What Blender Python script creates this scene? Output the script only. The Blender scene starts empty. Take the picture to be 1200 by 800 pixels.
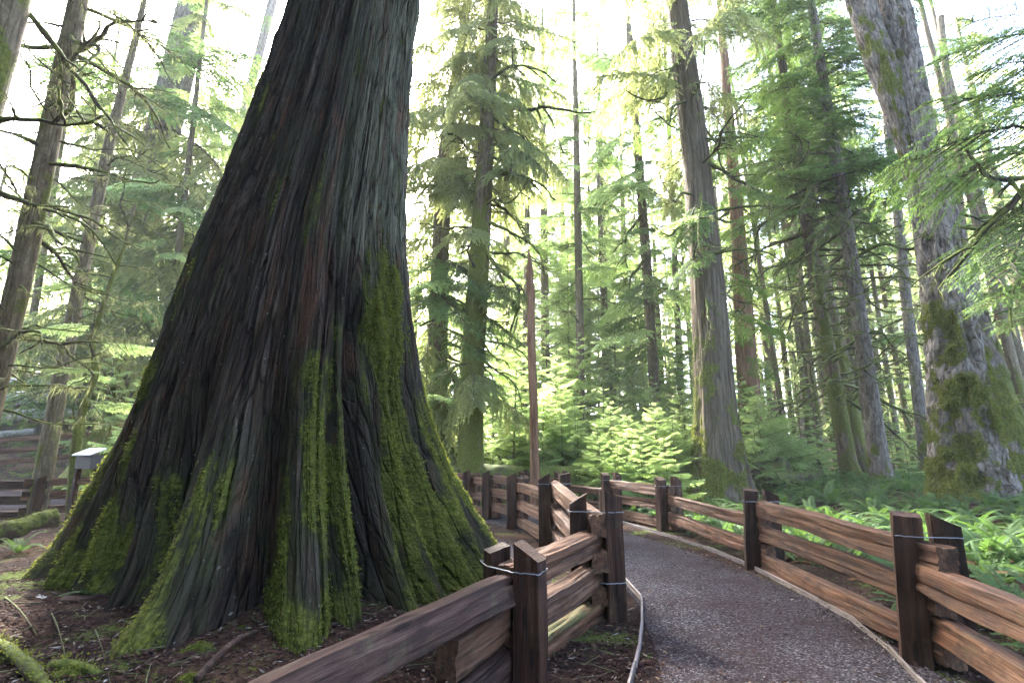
import bpy, math, random
import numpy as np
from mathutils import Matrix, Vector

sc = bpy.context.scene
COL = sc.collection
rad = math.radians

# ------------------------------------------------------------------ camera
PITCH = rad(12.5); CAMZ = 1.6; FPX = 600.0
cam_d = bpy.data.cameras.new('camera'); cam = bpy.data.objects.new('camera', cam_d); COL.objects.link(cam)
cam_d.sensor_width = 36.0; cam_d.lens = 18.0; cam_d.clip_start = 0.05; cam_d.clip_end = 2000.0
cam.location = (0, 0, CAMZ); cam.rotation_euler = (math.pi / 2 + PITCH, 0, 0)
sc.camera = cam
# ------------------------------------------------------------------ sky, sun, exposure
SUN_EL = rad(41.0); SUN_AZ = rad(-25.0)          # azimuth from +Y towards +X
w = bpy.data.worlds.new('World'); sc.world = w; w.use_nodes = True
nt = w.node_tree; nt.nodes.clear()
sky = nt.nodes.new('ShaderNodeTexSky'); sky.sky_type = 'NISHITA'; sky.sun_disc = False
sky.sun_elevation = SUN_EL; sky.sun_rotation = SUN_AZ; sky.air_density = 0.5; sky.dust_density = 3.0; sky.ozone_density = 1.0
bg = nt.nodes.new('ShaderNodeBackground'); bg.inputs['Strength'].default_value = 0.15
wo = nt.nodes.new('ShaderNodeOutputWorld')
nt.links.new(sky.outputs[0], bg.inputs[0]); nt.links.new(bg.outputs[0], wo.inputs[0])
sun_d = bpy.data.lights.new('sun', 'SUN'); sun_d.energy = 2.3; sun_d.angle = rad(6); sun_d.color = (1.0, 0.97, 0.92)
sun = bpy.data.objects.new('sun', sun_d); COL.objects.link(sun)
sdir = Vector((math.sin(SUN_AZ) * math.cos(SUN_EL), math.cos(SUN_AZ) * math.cos(SUN_EL), math.sin(SUN_EL)))
sun.rotation_euler = sdir.to_track_quat('Z', 'Y').to_euler(); sun.location = sdir * 60
sc.view_settings.view_transform = 'Standard'; sc.view_settings.look = 'None'
sc.view_settings.exposure = 4.55; sc.view_settings.gamma = 1.0; sc.view_settings.use_curve_mapping = False
try:
    sc.cycles.use_denoising = True
    sc.cycles.max_bounces = 8; sc.cycles.diffuse_bounces = 4; sc.cycles.transmission_bounces = 6
    sc.cycles.volume_bounces = 0; sc.cycles.transparent_max_bounces = 8; sc.cycles.caustics_reflective = False
    sc.cycles.caustics_refractive = False
except Exception:
    pass
# haze: one closed box of pale air round the whole scene
HAZE_D = 0.0007

# ------------------------------------------------------------------ pixel -> place helpers (photo pixels, 1200 x 800)
cP, sP = math.cos(PITCH), math.sin(PITCH)
def ray(u, v):
    xc = (u - 600.0) / FPX; zc = (400.0 - v) / FPX
    return (xc, cP - zc * sP, sP + zc * cP)
def at_y(u, v, y):
    r = ray(u, v); t = y / r[1]
    return np.array([r[0] * t, y, CAMZ + r[2] * t])
def at_z(u, v, z=0.0):
    r = ray(u, v); t = (z - CAMZ) / r[2]
    return np.array([r[0] * t, r[1] * t, z])
def px2m(px, y, v=400):
    r = ray(600, v); return px / FPX * y / r[1]

# ------------------------------------------------------------------ noise
_rs = np.random.RandomState(7)
_T = _rs.rand(65536).astype(np.float32)
def vnoise(P):
    P = np.asarray(P, dtype=np.float64)
    I = np.floor(P).astype(np.int64); f = (P - I); f = f * f * (3 - 2 * f)
    def h(dx, dy, dz):
        n = (I[..., 0] + dx) * 73856093 ^ (I[..., 1] + dy) * 19349663 ^ (I[..., 2] + dz) * 83492791
        n = (n ^ (n >> 13)) * 1274126177
        return _T[(n ^ (n >> 16)) & 65535]
    x, y, z = f[..., 0], f[..., 1], f[..., 2]
    a = h(0,0,0) * (1-x) + h(1,0,0) * x; b = h(0,1,0) * (1-x) + h(1,1,0) * x
    c = h(0,0,1) * (1-x) + h(1,0,1) * x; d = h(0,1,1) * (1-x) + h(1,1,1) * x
    return (a * (1-y) + b * y) * (1-z) + (c * (1-y) + d * y) * z
def fbm(P, o=4, g=0.5):
    P = np.asarray(P, dtype=np.float64); s = 0; a = 1.0; t = 0
    for k in range(o):
        s = s + a * vnoise(P * (2.03 ** k) + k * 17.3); t += a; a *= g
    return s / t
def ridged(P, o=3):
    P = np.asarray(P, dtype=np.float64); s = 0; a = 1.0; t = 0
    for k in range(o):
        s = s + a * (1 - np.abs(2 * vnoise(P * (2.1 ** k) + k * 31.7) - 1)); t += a; a *= 0.5
    return s / t
def sstep(a, b, x):
    t = np.clip((x - a) / (b - a), 0, 1); return t * t * (3 - 2 * t)

# ------------------------------------------------------------------ ground height
GX, GY = -3.35, 6.9                                # foot of the giant tree
def gh(x, y):
    x = np.asarray(x, dtype=np.float64); y = np.asarray(y, dtype=np.float64)
    d = np.hypot(x - GX, y - GY)
    h = 0.27 * np.exp(-(d / 4.2) ** 4)
    h = h * sstep(-0.2, -1.1, x + 0.0 * y)
    h = h + sstep(4.0, 13.0, x + np.maximum(0, y - 11.0) * 0.35) * 0.62
    h = h + sstep(-7.5, -15.0, x) * sstep(13, 24, y) * 0.9
    h = h + sstep(-9, -16, x) * sstep(17, 36, y) * 6.0
    h = h + sstep(24, 60, y) * 1.6
    off = np.maximum(sstep(3.7, 4.8, x), np.maximum(sstep(-0.6, -1.6, x), sstep(17, 20, y)))
    n = fbm(np.stack([x * 0.55, y * 0.55, x * 0], -1), 3) - 0.5
    m = fbm(np.stack([x * 2.6, y * 2.6, x * 0 + 5], -1), 3) - 0.5
    return h + off * (n * 0.26 + m * 0.10)
def g1(x, y): return float(gh(np.array([x]), np.array([y]))[0])

# ------------------------------------------------------------------ object helpers
def mesh_np(name, V, F, mat=None, smooth=True, attrs=None):
    V = np.asarray(V, dtype=np.float32); me = bpy.data.meshes.new(name)
    FS = F if isinstance(F, (list, tuple)) else [F]
    FS = [np.asarray(f, dtype=np.int32) for f in FS if len(f)]
    loops = np.concatenate([f.ravel() for f in FS]); tot = np.concatenate([np.full(len(f), f.shape[1], np.int32) for f in FS])
    start = np.concatenate([[0], np.cumsum(tot)[:-1]]).astype(np.int32)
    me.vertices.add(len(V)); me.vertices.foreach_set('co', V.ravel())
    me.loops.add(len(loops)); me.loops.foreach_set('vertex_index', loops)
    me.polygons.add(len(tot)); me.polygons.foreach_set('loop_start', start); me.polygons.foreach_set('loop_total', tot)
    me.polygons.foreach_set('use_smooth', np.full(len(tot), bool(smooth)))
    me.update(calc_edges=True)
    for k, a in (attrs or {}).items():
        a = np.asarray(a, dtype=np.float32)
        if a.ndim == 1:
            at = me.attributes.new(k, 'FLOAT', 'POINT'); at.data.foreach_set('value', a)
        else:
            at = me.attributes.new(k, 'FLOAT_VECTOR', 'POINT'); at.data.foreach_set('vector', a.ravel())
    if mat is not None: me.materials.append(mat)
    return me
def link(name, me, parent=None, M=None):
    o = bpy.data.objects.new(name, me); COL.objects.link(o)
    if parent is not None: o.parent = parent
    if M is not None: o.matrix_basis = M
    return o
def tag(o, label, cat, group=None):
    o['label'] = label; o['category'] = cat
    if group: o['group'] = group
    return o
def thing(name, label, cat, loc=(0, 0, 0), group=None):
    o = bpy.data.objects.new(name, None); COL.objects.link(o); o.location = loc; o.empty_display_size = 0.2
    return tag(o, label, cat, group)
def merge(parts):
    """parts: list of (V, F) with the same face size -> one (V, F)"""
    n = 0; Vs = []; Fs = []
    for V, F in parts:
        Vs.append(V); Fs.append(np.asarray(F) + n); n += len(V)
    return np.concatenate(Vs), np.concatenate(Fs)
def tube(P, R, n=6, cap=True):
    P = np.asarray(P, dtype=np.float64); R = np.asarray(R, dtype=np.float64) * np.ones(len(P))
    T = np.gradient(P, axis=0); T /= np.linalg.norm(T, axis=1)[:, None] + 1e-9
    up = np.array([0, 0, 1.0]) if abs(T[:, 2]).mean() < 0.8 else np.array([1.0, 0, 0])
    A = np.cross(T, up); A /= np.linalg.norm(A, axis=1)[:, None] + 1e-9; B = np.cross(T, A)
    th = np.arange(n) / n * 2 * np.pi
    V = P[:, None] + R[:, None, None] * (A[:, None] * np.cos(th)[None, :, None] + B[:, None] * np.sin(th)[None, :, None])
    m = len(P); i = np.arange(m - 1)[:, None] * n; j = np.arange(n)[None]; k = (j + 1) % n
    F = np.stack([i + j, i + k, i + n + k, i + n + j], -1).reshape(-1, 4)
    V = V.reshape(-1, 3)
    if cap:
        c0, c1 = len(V), len(V) + 1
        V = np.concatenate([V, P[:1], P[-1:]])
        jj = np.arange(0, n, 2)
        F = np.concatenate([F, np.stack([(jj + 2) % n, (jj + 1) % n, jj, np.full(len(jj), c0)], -1),
                            np.stack([(m-1)*n + jj, (m-1)*n + (jj+1) % n, (m-1)*n + (jj+2) % n, np.full(len(jj), c1)], -1)])
    return V, F

# ------------------------------------------------------------------ materials
class NB:
    def __init__(s, name):
        s.m = bpy.data.materials.new(name); s.m.use_nodes = True; s.t = s.m.node_tree; s.t.nodes.clear()
        s.out = s.t.nodes.new('ShaderNodeOutputMaterial')
    def n(s, ty, **kw):
        x = s.t.nodes.new(ty)
        for k, v in kw.items(): setattr(x, k, v)
        return x
    def l(s, a, b): s.t.links.new(a, b)
    def attr(s, name, vec=False):
        a = s.n('ShaderNodeAttribute'); a.attribute_name = name; return a.outputs['Vector' if vec else 'Fac']
    def coord(s): return s.n('ShaderNodeTexCoord').outputs['Object']
    def mapping(s, vec, scale):
        m = s.n('ShaderNodeMapping'); m.inputs['Scale'].default_value = scale; s.l(vec, m.inputs['Vector']); return m.outputs[0]
    def noise(s, vec, scale, detail=4, rough=0.6, dist=0.0):
        x = s.n('ShaderNodeTexNoise'); x.inputs['Scale'].default_value = scale; x.inputs['Detail'].default_value = detail
        x.inputs['Roughness'].default_value = rough; x.inputs['Distortion'].default_value = dist
        if vec is not None: s.l(vec, x.inputs['Vector'])
        return x.outputs['Fac']
    def ramp(s, fac, stops, interp='LINEAR'):
        r = s.n('ShaderNodeValToRGB'); r.color_ramp.interpolation = interp
        el = r.color_ramp.elements
        while len(el) < len(stops): el.new(0.5)
        for e, (p, c) in zip(el, stops):
            e.position = p; e.color = (*c, 1) if len(c) == 3 else c
        s.l(fac, r.inputs[0]); return r.outputs[0]
    def mix(s, fac, a, b, mode='MIX'):
        x = s.n('ShaderNodeMix', data_type='RGBA', blend_type=mode)
        for inp, v in ((x.inputs[0], fac), (x.inputs[6], a), (x.inputs[7], b)):
            if isinstance(v, (int, float)): inp.default_value = v
            elif isinstance(v, tuple): inp.default_value = (*v, 1)
            else: s.l(v, inp)
        return x.outputs[2]
    def math(s, op, a, b=0.0, clamp=False):
        x = s.n('ShaderNodeMath', operation=op, use_clamp=clamp)
        for inp, v in ((x.inputs[0], a), (x.inputs[1], b)):
            if isinstance(v, (int, float)): inp.default_value = v
            else: s.l(v, inp)
        return x.outputs[0]
    def bump(s, h, strength, dist):
        b = s.n('ShaderNodeBump'); b.inputs['Strength'].default_value = strength; b.inputs['Distance'].default_value = dist
        s.l(h, b.inputs['Height']); return b.outputs[0]
    def principled(s, col, rough=0.85, normal=None, spec=0.3):
        p = s.n('ShaderNodeBsdfPrincipled')
        if isinstance(col, tuple): p.inputs['Base Color'].default_value = (*col, 1)
        else: s.l(col, p.inputs['Base Color'])
        if isinstance(rough, (int, float)): p.inputs['Roughness'].default_value = rough
        else: s.l(rough, p.inputs['Roughness'])
        p.inputs['Specular IOR Level'].default_value = spec
        if normal is not None: s.l(normal, p.inputs['Normal'])
        return p.outputs[0]
    def plates(s, vec, scale, wid):
        v = s.n('ShaderNodeTexVoronoi', feature='DISTANCE_TO_EDGE'); v.inputs['Scale'].default_value = scale; s.l(vec, v.inputs['Vector'])
        u = s.n('ShaderNodeTexVoronoi'); u.inputs['Scale'].default_value = scale; s.l(vec, u.inputs['Vector']); sp = s.n('ShaderNodeSeparateColor'); s.l(u.outputs['Color'], sp.inputs[0])
        return s.ramp(v.outputs['Distance'], [(0.0, (1,)*3), (wid, (0,)*3)]), sp.outputs[0]
    def warp(s, vec, amt, sc):
        x = s.n('ShaderNodeTexNoise'); x.inputs['Scale'].default_value = sc; x.inputs['Detail'].default_value = 3; s.l(vec, x.inputs['Vector'])
        m = s.n('ShaderNodeVectorMath', operation='SCALE'); m.inputs['Scale'].default_value = amt; s.l(x.outputs['Color'], m.inputs[0]); a = s.n('ShaderNodeVectorMath', operation='ADD'); s.l(vec, a.inputs[0]); s.l(m.outputs[0], a.inputs[1]); return a.outputs[0]
    def done(s, sh): s.l(sh, s.out.inputs['Surface']); return s.m
    def rnd(s): return s.n('ShaderNodeObjectInfo').outputs['Random']

def bark_mat(name, dark, mid, light, moss_lo=(0.026, 0.038, 0.006), moss_hi=(0.165, 0.180, 0.028), stretch=0.12, fs=9.0, bumpd=0.02, red=None, plate=(13.0, .055)):
    b = NB(name); q = b.attr('bk', True); ms = b.attr('moss')
    v = b.mapping(q, (1, 1, stretch))
    n1 = b.noise(v, fs, 6, 0.65, 0.3); n2 = b.noise(v, fs * 4.5, 4, 0.6); n3 = b.noise(q, 1.3, 4, 0.6)
    c = b.ramp(n1, [(0.28, dark), (0.5, mid), (0.74, light)])
    c = b.mix(b.math('MULTIPLY', n3, 0.45), c, dark)
    c = b.mix(b.ramp(n2, [(0.35, (0.5,)*3), (0.6, (0,)*3)]), c, dark)
    if red: c = b.mix(b.ramp(b.noise(v, 2.2, 3), [(0.5, (0,)*3), (0.62, (0.8,)*3)]), c, red)
    pl, pv = b.plates(b.warp(b.mapping(q, (1, 1, plate[1])), .22, 4.0), plate[0], .10)
    c = b.mix(b.math('MULTIPLY', pv, .55), c, b.mix(.5, c, light)); c = b.mix(b.math('MULTIPLY', pl, .4), c, dark)
    # pale lichen flecks
    lf = b.ramp(b.noise(q, 34.0, 2), [(0.70, (0,)*3), (0.74, (0.35,)*3)])
    c = b.mix(lf, c, (0.22, 0.24, 0.19))
    m1 = b.noise(q, 26.0, 5, 0.7); m2 = b.noise(q, 5.0, 3)
    mc = b.mix(b.ramp(m1, [(0.3, (0,)*3), (0.68, (1,)*3)]), moss_lo, moss_hi)
    mc = b.mix(b.math('MULTIPLY', m2, 0.5), mc, (0.055, 0.06, 0.014))
    mk = b.math('ADD', ms, b.math('MULTIPLY', b.math('SUBTRACT', m1, 0.5), 0.9))
    mk = b.ramp(mk, [(0.40, (0,)*3), (0.56, (1,)*3)])
    col = b.mix(mk, c, mc)
    hgt = b.math('ADD', b.math('ADD', b.math('SUBTRACT', n1, pl), b.math('MULTIPLY', n2, 0.4)), b.math('MULTIPLY', mk, b.math('MULTIPLY', m1, 1.2)))
    return b.done(b.principled(col, 0.86, b.bump(hgt, 0.8, bumpd), 0.12))
def giant_mat():
    b = NB('giant_bark'); q = b.attr('bk', True); ms = b.attr('moss')
    v = b.mapping(q, (1, 1, .035)); v2 = b.mapping(q, (1, 1, .10))
    n1 = b.noise(v, 22.0, 7, 0.78, 0.0); n2 = b.noise(v2, 42.0, 5, 0.7); n3 = b.noise(b.mapping(q, (1, 1, .35)), 1.5, 5, 0.65); n4 = b.noise(b.mapping(q, (1, 1, .2)), 3.6, 5, 0.65, .5); n5 = b.noise(q, 30, 4, .7)
    c = b.ramp(n1, [(0.34, (0.005, 0.003, 0.0018)), (0.47, (0.018, 0.0105, 0.006)), (0.57, (0.050, 0.032, 0.019)), (0.70, (0.125, 0.090, 0.060))])
    c = b.mix(b.ramp(n2, [(0.36, (0.85,)*3), (0.55, (0,)*3)]), c, (0.018, 0.012, 0.010))
    pl, pv = b.plates(b.warp(b.mapping(q, (1, 1, .06)), .06, 6.0), 19.0, .09); pl2, pv2 = b.plates(b.warp(b.mapping(q, (1, 1, .10)), .05, 9.0), 44.0, .12)
    c = b.mix(b.ramp(b.attr('right_pale'), [(0.30, (0,)*3), (0.85, (1,)*3)]), c, b.ramp(n1, [(0.30, (0.018, 0.018, 0.012)), (0.48, (0.105, 0.102, 0.060)), (0.68, (0.25, 0.24, 0.155))]))  # paler grey-green bark on the right, strongest higher up
    c = b.mix(b.math('MULTIPLY', pv, .5), c, b.mix(.5, c, b.mix(.6, c, (0.22, 0.19, 0.15)))); c = b.mix(b.math('MULTIPLY', pv2, .35), c, (0.015, 0.010, 0.007)); c = b.mix(b.math('MULTIPLY', pl, .8), c, (0.008, 0.005, 0.004))
    c = b.mix(b.ramp(n3, [(0.45, (0,)*3), (0.66, (0.6,)*3)]), c, b.mix(n1, (0.012, 0.012, 0.006), (0.080, 0.080, 0.048)))      # grey green film of algae
    c = b.mix(b.ramp(n4, [(0.54, (0,)*3), (0.66, (0.7,)*3)]), c, b.mix(n1, (0.035, 0.014, 0.008), (0.17, 0.085, 0.05)))        # fresh red brown strips
    c = b.mix(b.ramp(b.noise(b.mapping(q, (1, 1, .5)), 46.0, 2), [(0.71, (0,)*3), (0.75, (0.6,)*3)]), c, (0.30, 0.30, 0.27))    # lichen flecks
    m1 = b.noise(b.mapping(q, (1, 1, .5)), 20.0, 6, 0.75); m2 = b.noise(q, 7.0, 4); m3 = b.noise(b.mapping(q, (1, 1, .12)), 11.0, 4, .65)
    mc = b.mix(b.ramp(n5, [(0.3, (0,)*3), (0.66, (1,)*3)]), (0.016, 0.022, 0.004), (0.140, 0.148, 0.028))
    mc = b.mix(b.ramp(m2, [(0.45, (0,)*3), (0.7, (0.65,)*3)]), mc, (0.055, 0.053, 0.014))
    mk = b.math('ADD', ms, b.math('ADD', b.math('MULTIPLY', b.math('SUBTRACT', m1, 0.5), 1.1), b.math('MULTIPLY', b.math('SUBTRACT', m3, 0.5), 1.2)))
    c = b.mix(b.ramp(mk, [(-.0, (0,)*3), (0.50, (0.75,)*3)]), c, b.mix(n1, (0.012, 0.014, 0.005), (0.052, 0.056, 0.022)))
    mk = b.ramp(mk, [(0.40, (0,)*3), (0.62, (0.92,)*3)])
    col = b.mix(mk, c, mc)
    h = b.math('ADD', b.math('SUBTRACT', b.math('ADD', n1, b.math('MULTIPLY', n2, 0.6)), b.math('ADD', pl, b.math('MULTIPLY', pl2, .4))), b.math('MULTIPLY', mk, b.math('MULTIPLY', n5, 1.0)))
    return b.done(b.principled(col, 0.88, b.bump(h, 0.9, 0.035), 0.07))
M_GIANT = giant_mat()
M_FIR = bark_mat('fir_bark', (0.03, 0.023, 0.016), (0.185, 0.150, 0.115), (0.38, 0.335, 0.28), fs=12.0, stretch=0.3, bumpd=0.05, plate=(13.0, .17))
M_CEDAR = bark_mat('cedar_bark', (0.028, 0.020, 0.011), (0.110, 0.082, 0.050), (0.25, 0.208, 0.15), fs=13.0, stretch=0.06, bumpd=0.035)
M_REDW = bark_mat('red_wood', (0.055, 0.026, 0.012), (0.19, 0.098, 0.052), (0.34, 0.205, 0.12), fs=12.0, stretch=0.06, bumpd=0.015)
M_YOUNG = bark_mat('young_bark', (0.034, 0.024, 0.013), (0.140, 0.106, 0.062), (0.30, 0.245, 0.155), fs=14.0, stretch=0.35, bumpd=0.012)

def moss_mat(name, lo, hi, bark, thr):
    b = NB(name); c = b.coord(); n = b.noise(c, 14.0, 5, 0.7); n2 = b.noise(c, 4.0, 3)
    col = b.mix(b.ramp(n, [(0.32, (0,)*3), (0.66, (1,)*3)]), lo, hi)
    z = b.n('ShaderNodeNewGeometry').outputs['Normal']; sp = b.n('ShaderNodeSeparateXYZ'); b.l(z, sp.inputs[0])
    k = b.math('ADD', n2, b.math('MULTIPLY', sp.outputs[2], 0.16))
    col = b.mix(b.ramp(k, [(thr, (0,)*3), (thr + 0.1, (1,)*3)]), bark, col)
    return b.done(b.principled(col, 0.9, b.bump(n, 0.9, 0.02), 0.2))
M_BRANCH = moss_mat('mossy_branch', (0.035, 0.046, 0.009), (0.14, 0.165, 0.034), (0.045, 0.034, 0.024), 0.40)
M_TWIG = moss_mat('twig_bark', (0.03, 0.036, 0.010), (0.09, 0.10, 0.03), (0.06, 0.045, 0.032), 0.56)
M_LOG = moss_mat('mossy_log', (0.026, 0.036, 0.007), (0.10, 0.12, 0.020), (0.05, 0.035, 0.024), 0.44)

def leaf_mat(name, a, b_, trans, tfac=0.45, rough=0.75):
    b = NB(name); t = b.attr('tint'); r = b.rnd()
    col = b.mix(t, a, b_)
    k = b.math('ADD', b.math('MULTIPLY', r, 0.5), 0.75)
    hs = b.n('ShaderNodeHueSaturation'); b.l(k, hs.inputs['Value']); b.l(col, hs.inputs['Color'])
    hs.inputs['Saturation'].default_value = 1.0
    tr = b.n('ShaderNodeBsdfTranslucent'); tc = b.mix(t, trans, tuple(min(1, x * 1.5) for x in trans)); b.l(tc, tr.inputs[0])
    mx = b.n('ShaderNodeMixShader'); mx.inputs[0].default_value = tfac
    b.l(b.principled(hs.outputs[0], rough, None, 0.15), mx.inputs[1]); b.l(tr.outputs[0], mx.inputs[2])
    return b.done(mx.outputs[0])
M_HEM = leaf_mat('hemlock_leaf', (0.036, 0.078, 0.024), (0.095, 0.150, 0.042), (0.15, 0.235, 0.05))
M_YHEM = leaf_mat('young_hemlock_leaf', (0.085, 0.140, 0.040), (0.175, 0.240, 0.085), (0.44, 0.56, 0.20), 0.55)
M_CED = leaf_mat('cedar_leaf', (0.052, 0.078, 0.028), (0.115, 0.138, 0.052), (0.36, 0.40, 0.14))
M_FERN = leaf_mat('fern_leaf', (0.018, 0.052, 0.016), (0.058, 0.100, 0.030), (0.09, 0.16, 0.03), 0.4, 0.7)
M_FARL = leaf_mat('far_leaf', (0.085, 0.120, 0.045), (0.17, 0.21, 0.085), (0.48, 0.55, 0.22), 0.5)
M_STRAND = leaf_mat('hanging_moss', (0.050, 0.056, 0.018), (0.120, 0.130, 0.050), (0.20, 0.22, 0.09), 0.45, 0.9)
M_TUFT = leaf_mat('moss_tuft', (0.022, 0.034, 0.004), (0.150, 0.160, 0.030), (0.18, 0.20, 0.03), 0.35, 0.9)

def floor_mat():
    b = NB('forest_floor'); c = b.coord()
    n1 = b.noise(c, 1.1, 5, 0.6); n2 = b.noise(c, 21.0, 6, 0.75); n3 = b.noise(c, 75.0, 3, 0.7); n4 = b.noise(c, 0.7, 4)
    col = b.ramp(n2, [(0.3, (0.006, 0.003, 0.0025)), (0.52, (0.018, 0.009, 0.0065)), (0.7, (0.044, 0.024, 0.018))])
    col = b.mix(b.ramp(n3, [(0.55, (0,)*3), (0.75, (0.6,)*3)]), col, (0.055, 0.036, 0.029))
    col = b.mix(b.ramp(n4, [(0.5, (0,)*3), (0.62, (0.55,)*3)]), col, (0.11, 0.062, 0.035))
    mo = b.ramp(b.math('ADD', n1, b.math('MULTIPLY', n2, 0.35)), [(0.72, (0,)*3), (0.80, (1,)*3)])
    col = b.mix(mo, col, b.mix(n2, (0.025, 0.04, 0.008), (0.10, 0.13, 0.02)))
    return b.done(b.principled(col, 0.92, b.bump(b.math('ADD', n2, b.math('MULTIPLY', n3, 0.5)), 0.9, 0.03), 0.07))
M_FLOOR = floor_mat()
def gravel_mat():
    b = NB('gravel'); c = b.coord()
    v = b.n('ShaderNodeTexVoronoi'); v.inputs['Scale'].default_value = 72.0; b.l(c, v.inputs['Vector'])
    n = b.noise(c, 0.9, 5, 0.65); n2 = b.noise(c, 160.0, 3)
    g = b.n('ShaderNodeSeparateColor'); b.l(v.outputs['Color'], g.inputs[0])
    col = b.ramp(g.outputs[0], [(0.0, (0.010, 0.008, 0.009)), (0.5, (0.030, 0.025, 0.028)), (0.85, (0.064, 0.056, 0.060)), (1.0, (0.16, 0.15, 0.15))])
    col = b.mix(b.ramp(n, [(0.40, (0,)*3), (0.66, (0.8,)*3)]), col, (0.020, 0.011, 0.010))
    col = b.mix(b.ramp(n2, [(0.5, (0,)*3), (0.8, (0.5,)*3)]), col, (0.03, 0.026, 0.026))
    h = b.math('SUBTRACT', 1.0, v.outputs['Distance'])
    return b.done(b.principled(col, 0.95, b.bump(h, 0.9, 0.014), 0.08))
M_GRAVEL = gravel_mat()
def tint_mat(name, stops, rough=0.8, spec=0.3):
    b = NB(name); c = b.ramp(b.attr('tint'), stops); n = b.noise(b.coord(), 60.0, 3)
    c = b.mix(b.math('MULTIPLY', n, 0.5), c, (0.03, 0.025, 0.022))
    return b.done(b.principled(c, max(rough, .9), None, min(spec, .08)))
M_PEB = tint_mat('pebble', [(0, (0.010, 0.008, 0.010)), (0.5, (0.040, 0.034, 0.038)), (0.85, (0.090, 0.080, 0.084)), (1, (0.24, 0.225, 0.22))], 0.9, 0.1)
M_LIT = tint_mat('litter', [(0, (0.009, 0.004, 0.003)), (0.5, (0.030, 0.013, 0.009)), (0.85, (0.064, 0.029, 0.019)), (0.96, (0.17, 0.12, 0.08)), (1, (0.28, 0.26, 0.23))])

def wood_mat(name, dark, mid, light, grey=0.35):
    b = NB(name); c = b.coord(); r = b.rnd()
    off = b.n('ShaderNodeVectorMath', operation='ADD'); cx = b.n('ShaderNodeCombineXYZ')
    b.l(b.math('MULTIPLY', r, 37.0), cx.inputs[0]); b.l(b.math('MULTIPLY', r, 11.0), cx.inputs[1]); b.l(c, off.inputs[0]); b.l(cx.outputs[0], off.inputs[1])
    v = b.mapping(off.outputs[0], (0.55, 10, 10)); v2 = b.mapping(off.outputs[0], (1.6, 46, 46))
    n1 = b.noise(v, 1.6, 5, 0.6, 0.6); n2 = b.noise(v2, 1.6, 4, 0.7); n3 = b.noise(off.outputs[0], 2.0, 4)
    col = b.ramp(n1, [(0.28, dark), (0.5, mid), (0.72, light)])
    col = b.mix(b.ramp(n2, [(0.30, (0.85,)*3), (0.48, (0,)*3)]), col, tuple(x * 0.4 for x in dark))
    vo = b.n('ShaderNodeTexVoronoi'); vo.inputs['Scale'].default_value = 1.0; b.l(b.mapping(off.outputs[0], (1.7, 7, 7)), vo.inputs['Vector'])
    col = b.mix(b.ramp(vo.outputs['Distance'], [(0.10, (0.8,)*3), (0.17, (0,)*3)]), col, tuple(x * .55 for x in dark))     # knots
    lum = tuple(sum(mid) / 3 * k for k in (1.30, 1.10, 0.92))
    col = b.mix(b.math('MULTIPLY', b.ramp(n3, [(0.4, (0,)*3), (0.65, (1,)*3)]), grey), col, lum)
    stn = b.noise(b.mapping(off.outputs[0], (2.2, 4, 4)), 1.6, 5, .65); col = b.mix(b.ramp(stn, [(0.50, (0,)*3), (0.66, (0.75,)*3)]), col, tuple(x * 1.1 for x in dark))   # damp stains
    alg = b.noise(off.outputs[0], 5.0, 5, .7); col = b.mix(b.ramp(alg, [(0.58, (0,)*3), (0.72, (0.35,)*3)]), col, (0.09, 0.095, 0.045))
    vv = b.math('ADD', b.math('MULTIPLY', r, 0.5), 0.75)
    hs = b.n('ShaderNodeHueSaturation'); b.l(col, hs.inputs['Color']); b.l(vv, hs.inputs['Value'])
    col = hs.outputs[0]
    ms = b.attr('moss'); mk = b.math('ADD', ms, b.math('MULTIPLY', b.math('SUBTRACT', b.noise(c, 30.0, 4), 0.5), 0.8))
    col = b.mix(b.ramp(mk, [(0.45, (0,)*3), (0.6, (0.8,)*3)]), col, (0.06, 0.075, 0.022))
    h = b.math('ADD', n1, b.math('MULTIPLY', n2, 0.7))
    return b.done(b.principled(col, 0.66, b.bump(h, 0.9, 0.02), 0.16))
M_RAIL = wood_mat('rail_wood', (0.022, 0.009, 0.005), (0.100, 0.044, 0.020), (0.190, 0.100, 0.054), 0.25)
M_RAILD = wood_mat('dark_rail_wood', (0.014, 0.007, 0.005), (0.048, 0.024, 0.016), (0.10, 0.058, 0.042), 0.15)
M_POST = wood_mat('post_wood', (0.010, 0.004, 0.002), (0.040, 0.016, 0.008), (0.090, 0.040, 0.020), 0.08)
M_BOARD = wood_mat('edging_wood', (0.10, 0.08, 0.07), (0.19, 0.16, 0.145), (0.28, 0.245, 0.22), 0.5)
M_PALE = wood_mat('bleached_wood', (0.22, 0.21, 0.20), (0.42, 0.40, 0.38), (0.62, 0.60, 0.57), 0.3)
def plain(name, col, rough=0.5, metal=0.0):
    b = NB(name); n = b.noise(b.coord(), 8.0, 4)
    c = b.mix(b.math('MULTIPLY', n, 0.5), col, tuple(x * 0.6 for x in col))
    s = b.principled(c, rough, None, 0.5); s.node.inputs['Metallic'].default_value = metal
    return b.done(s)
M_WIRE = plain('galvanised_wire', (0.22, 0.23, 0.25), 0.42, 0.6)
M_SIGNW = plain('white_panel', (0.80, 0.80, 0.78), 0.35)
M_SIGND = plain('dark_casing', (0.045, 0.038, 0.034), 0.6)

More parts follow.
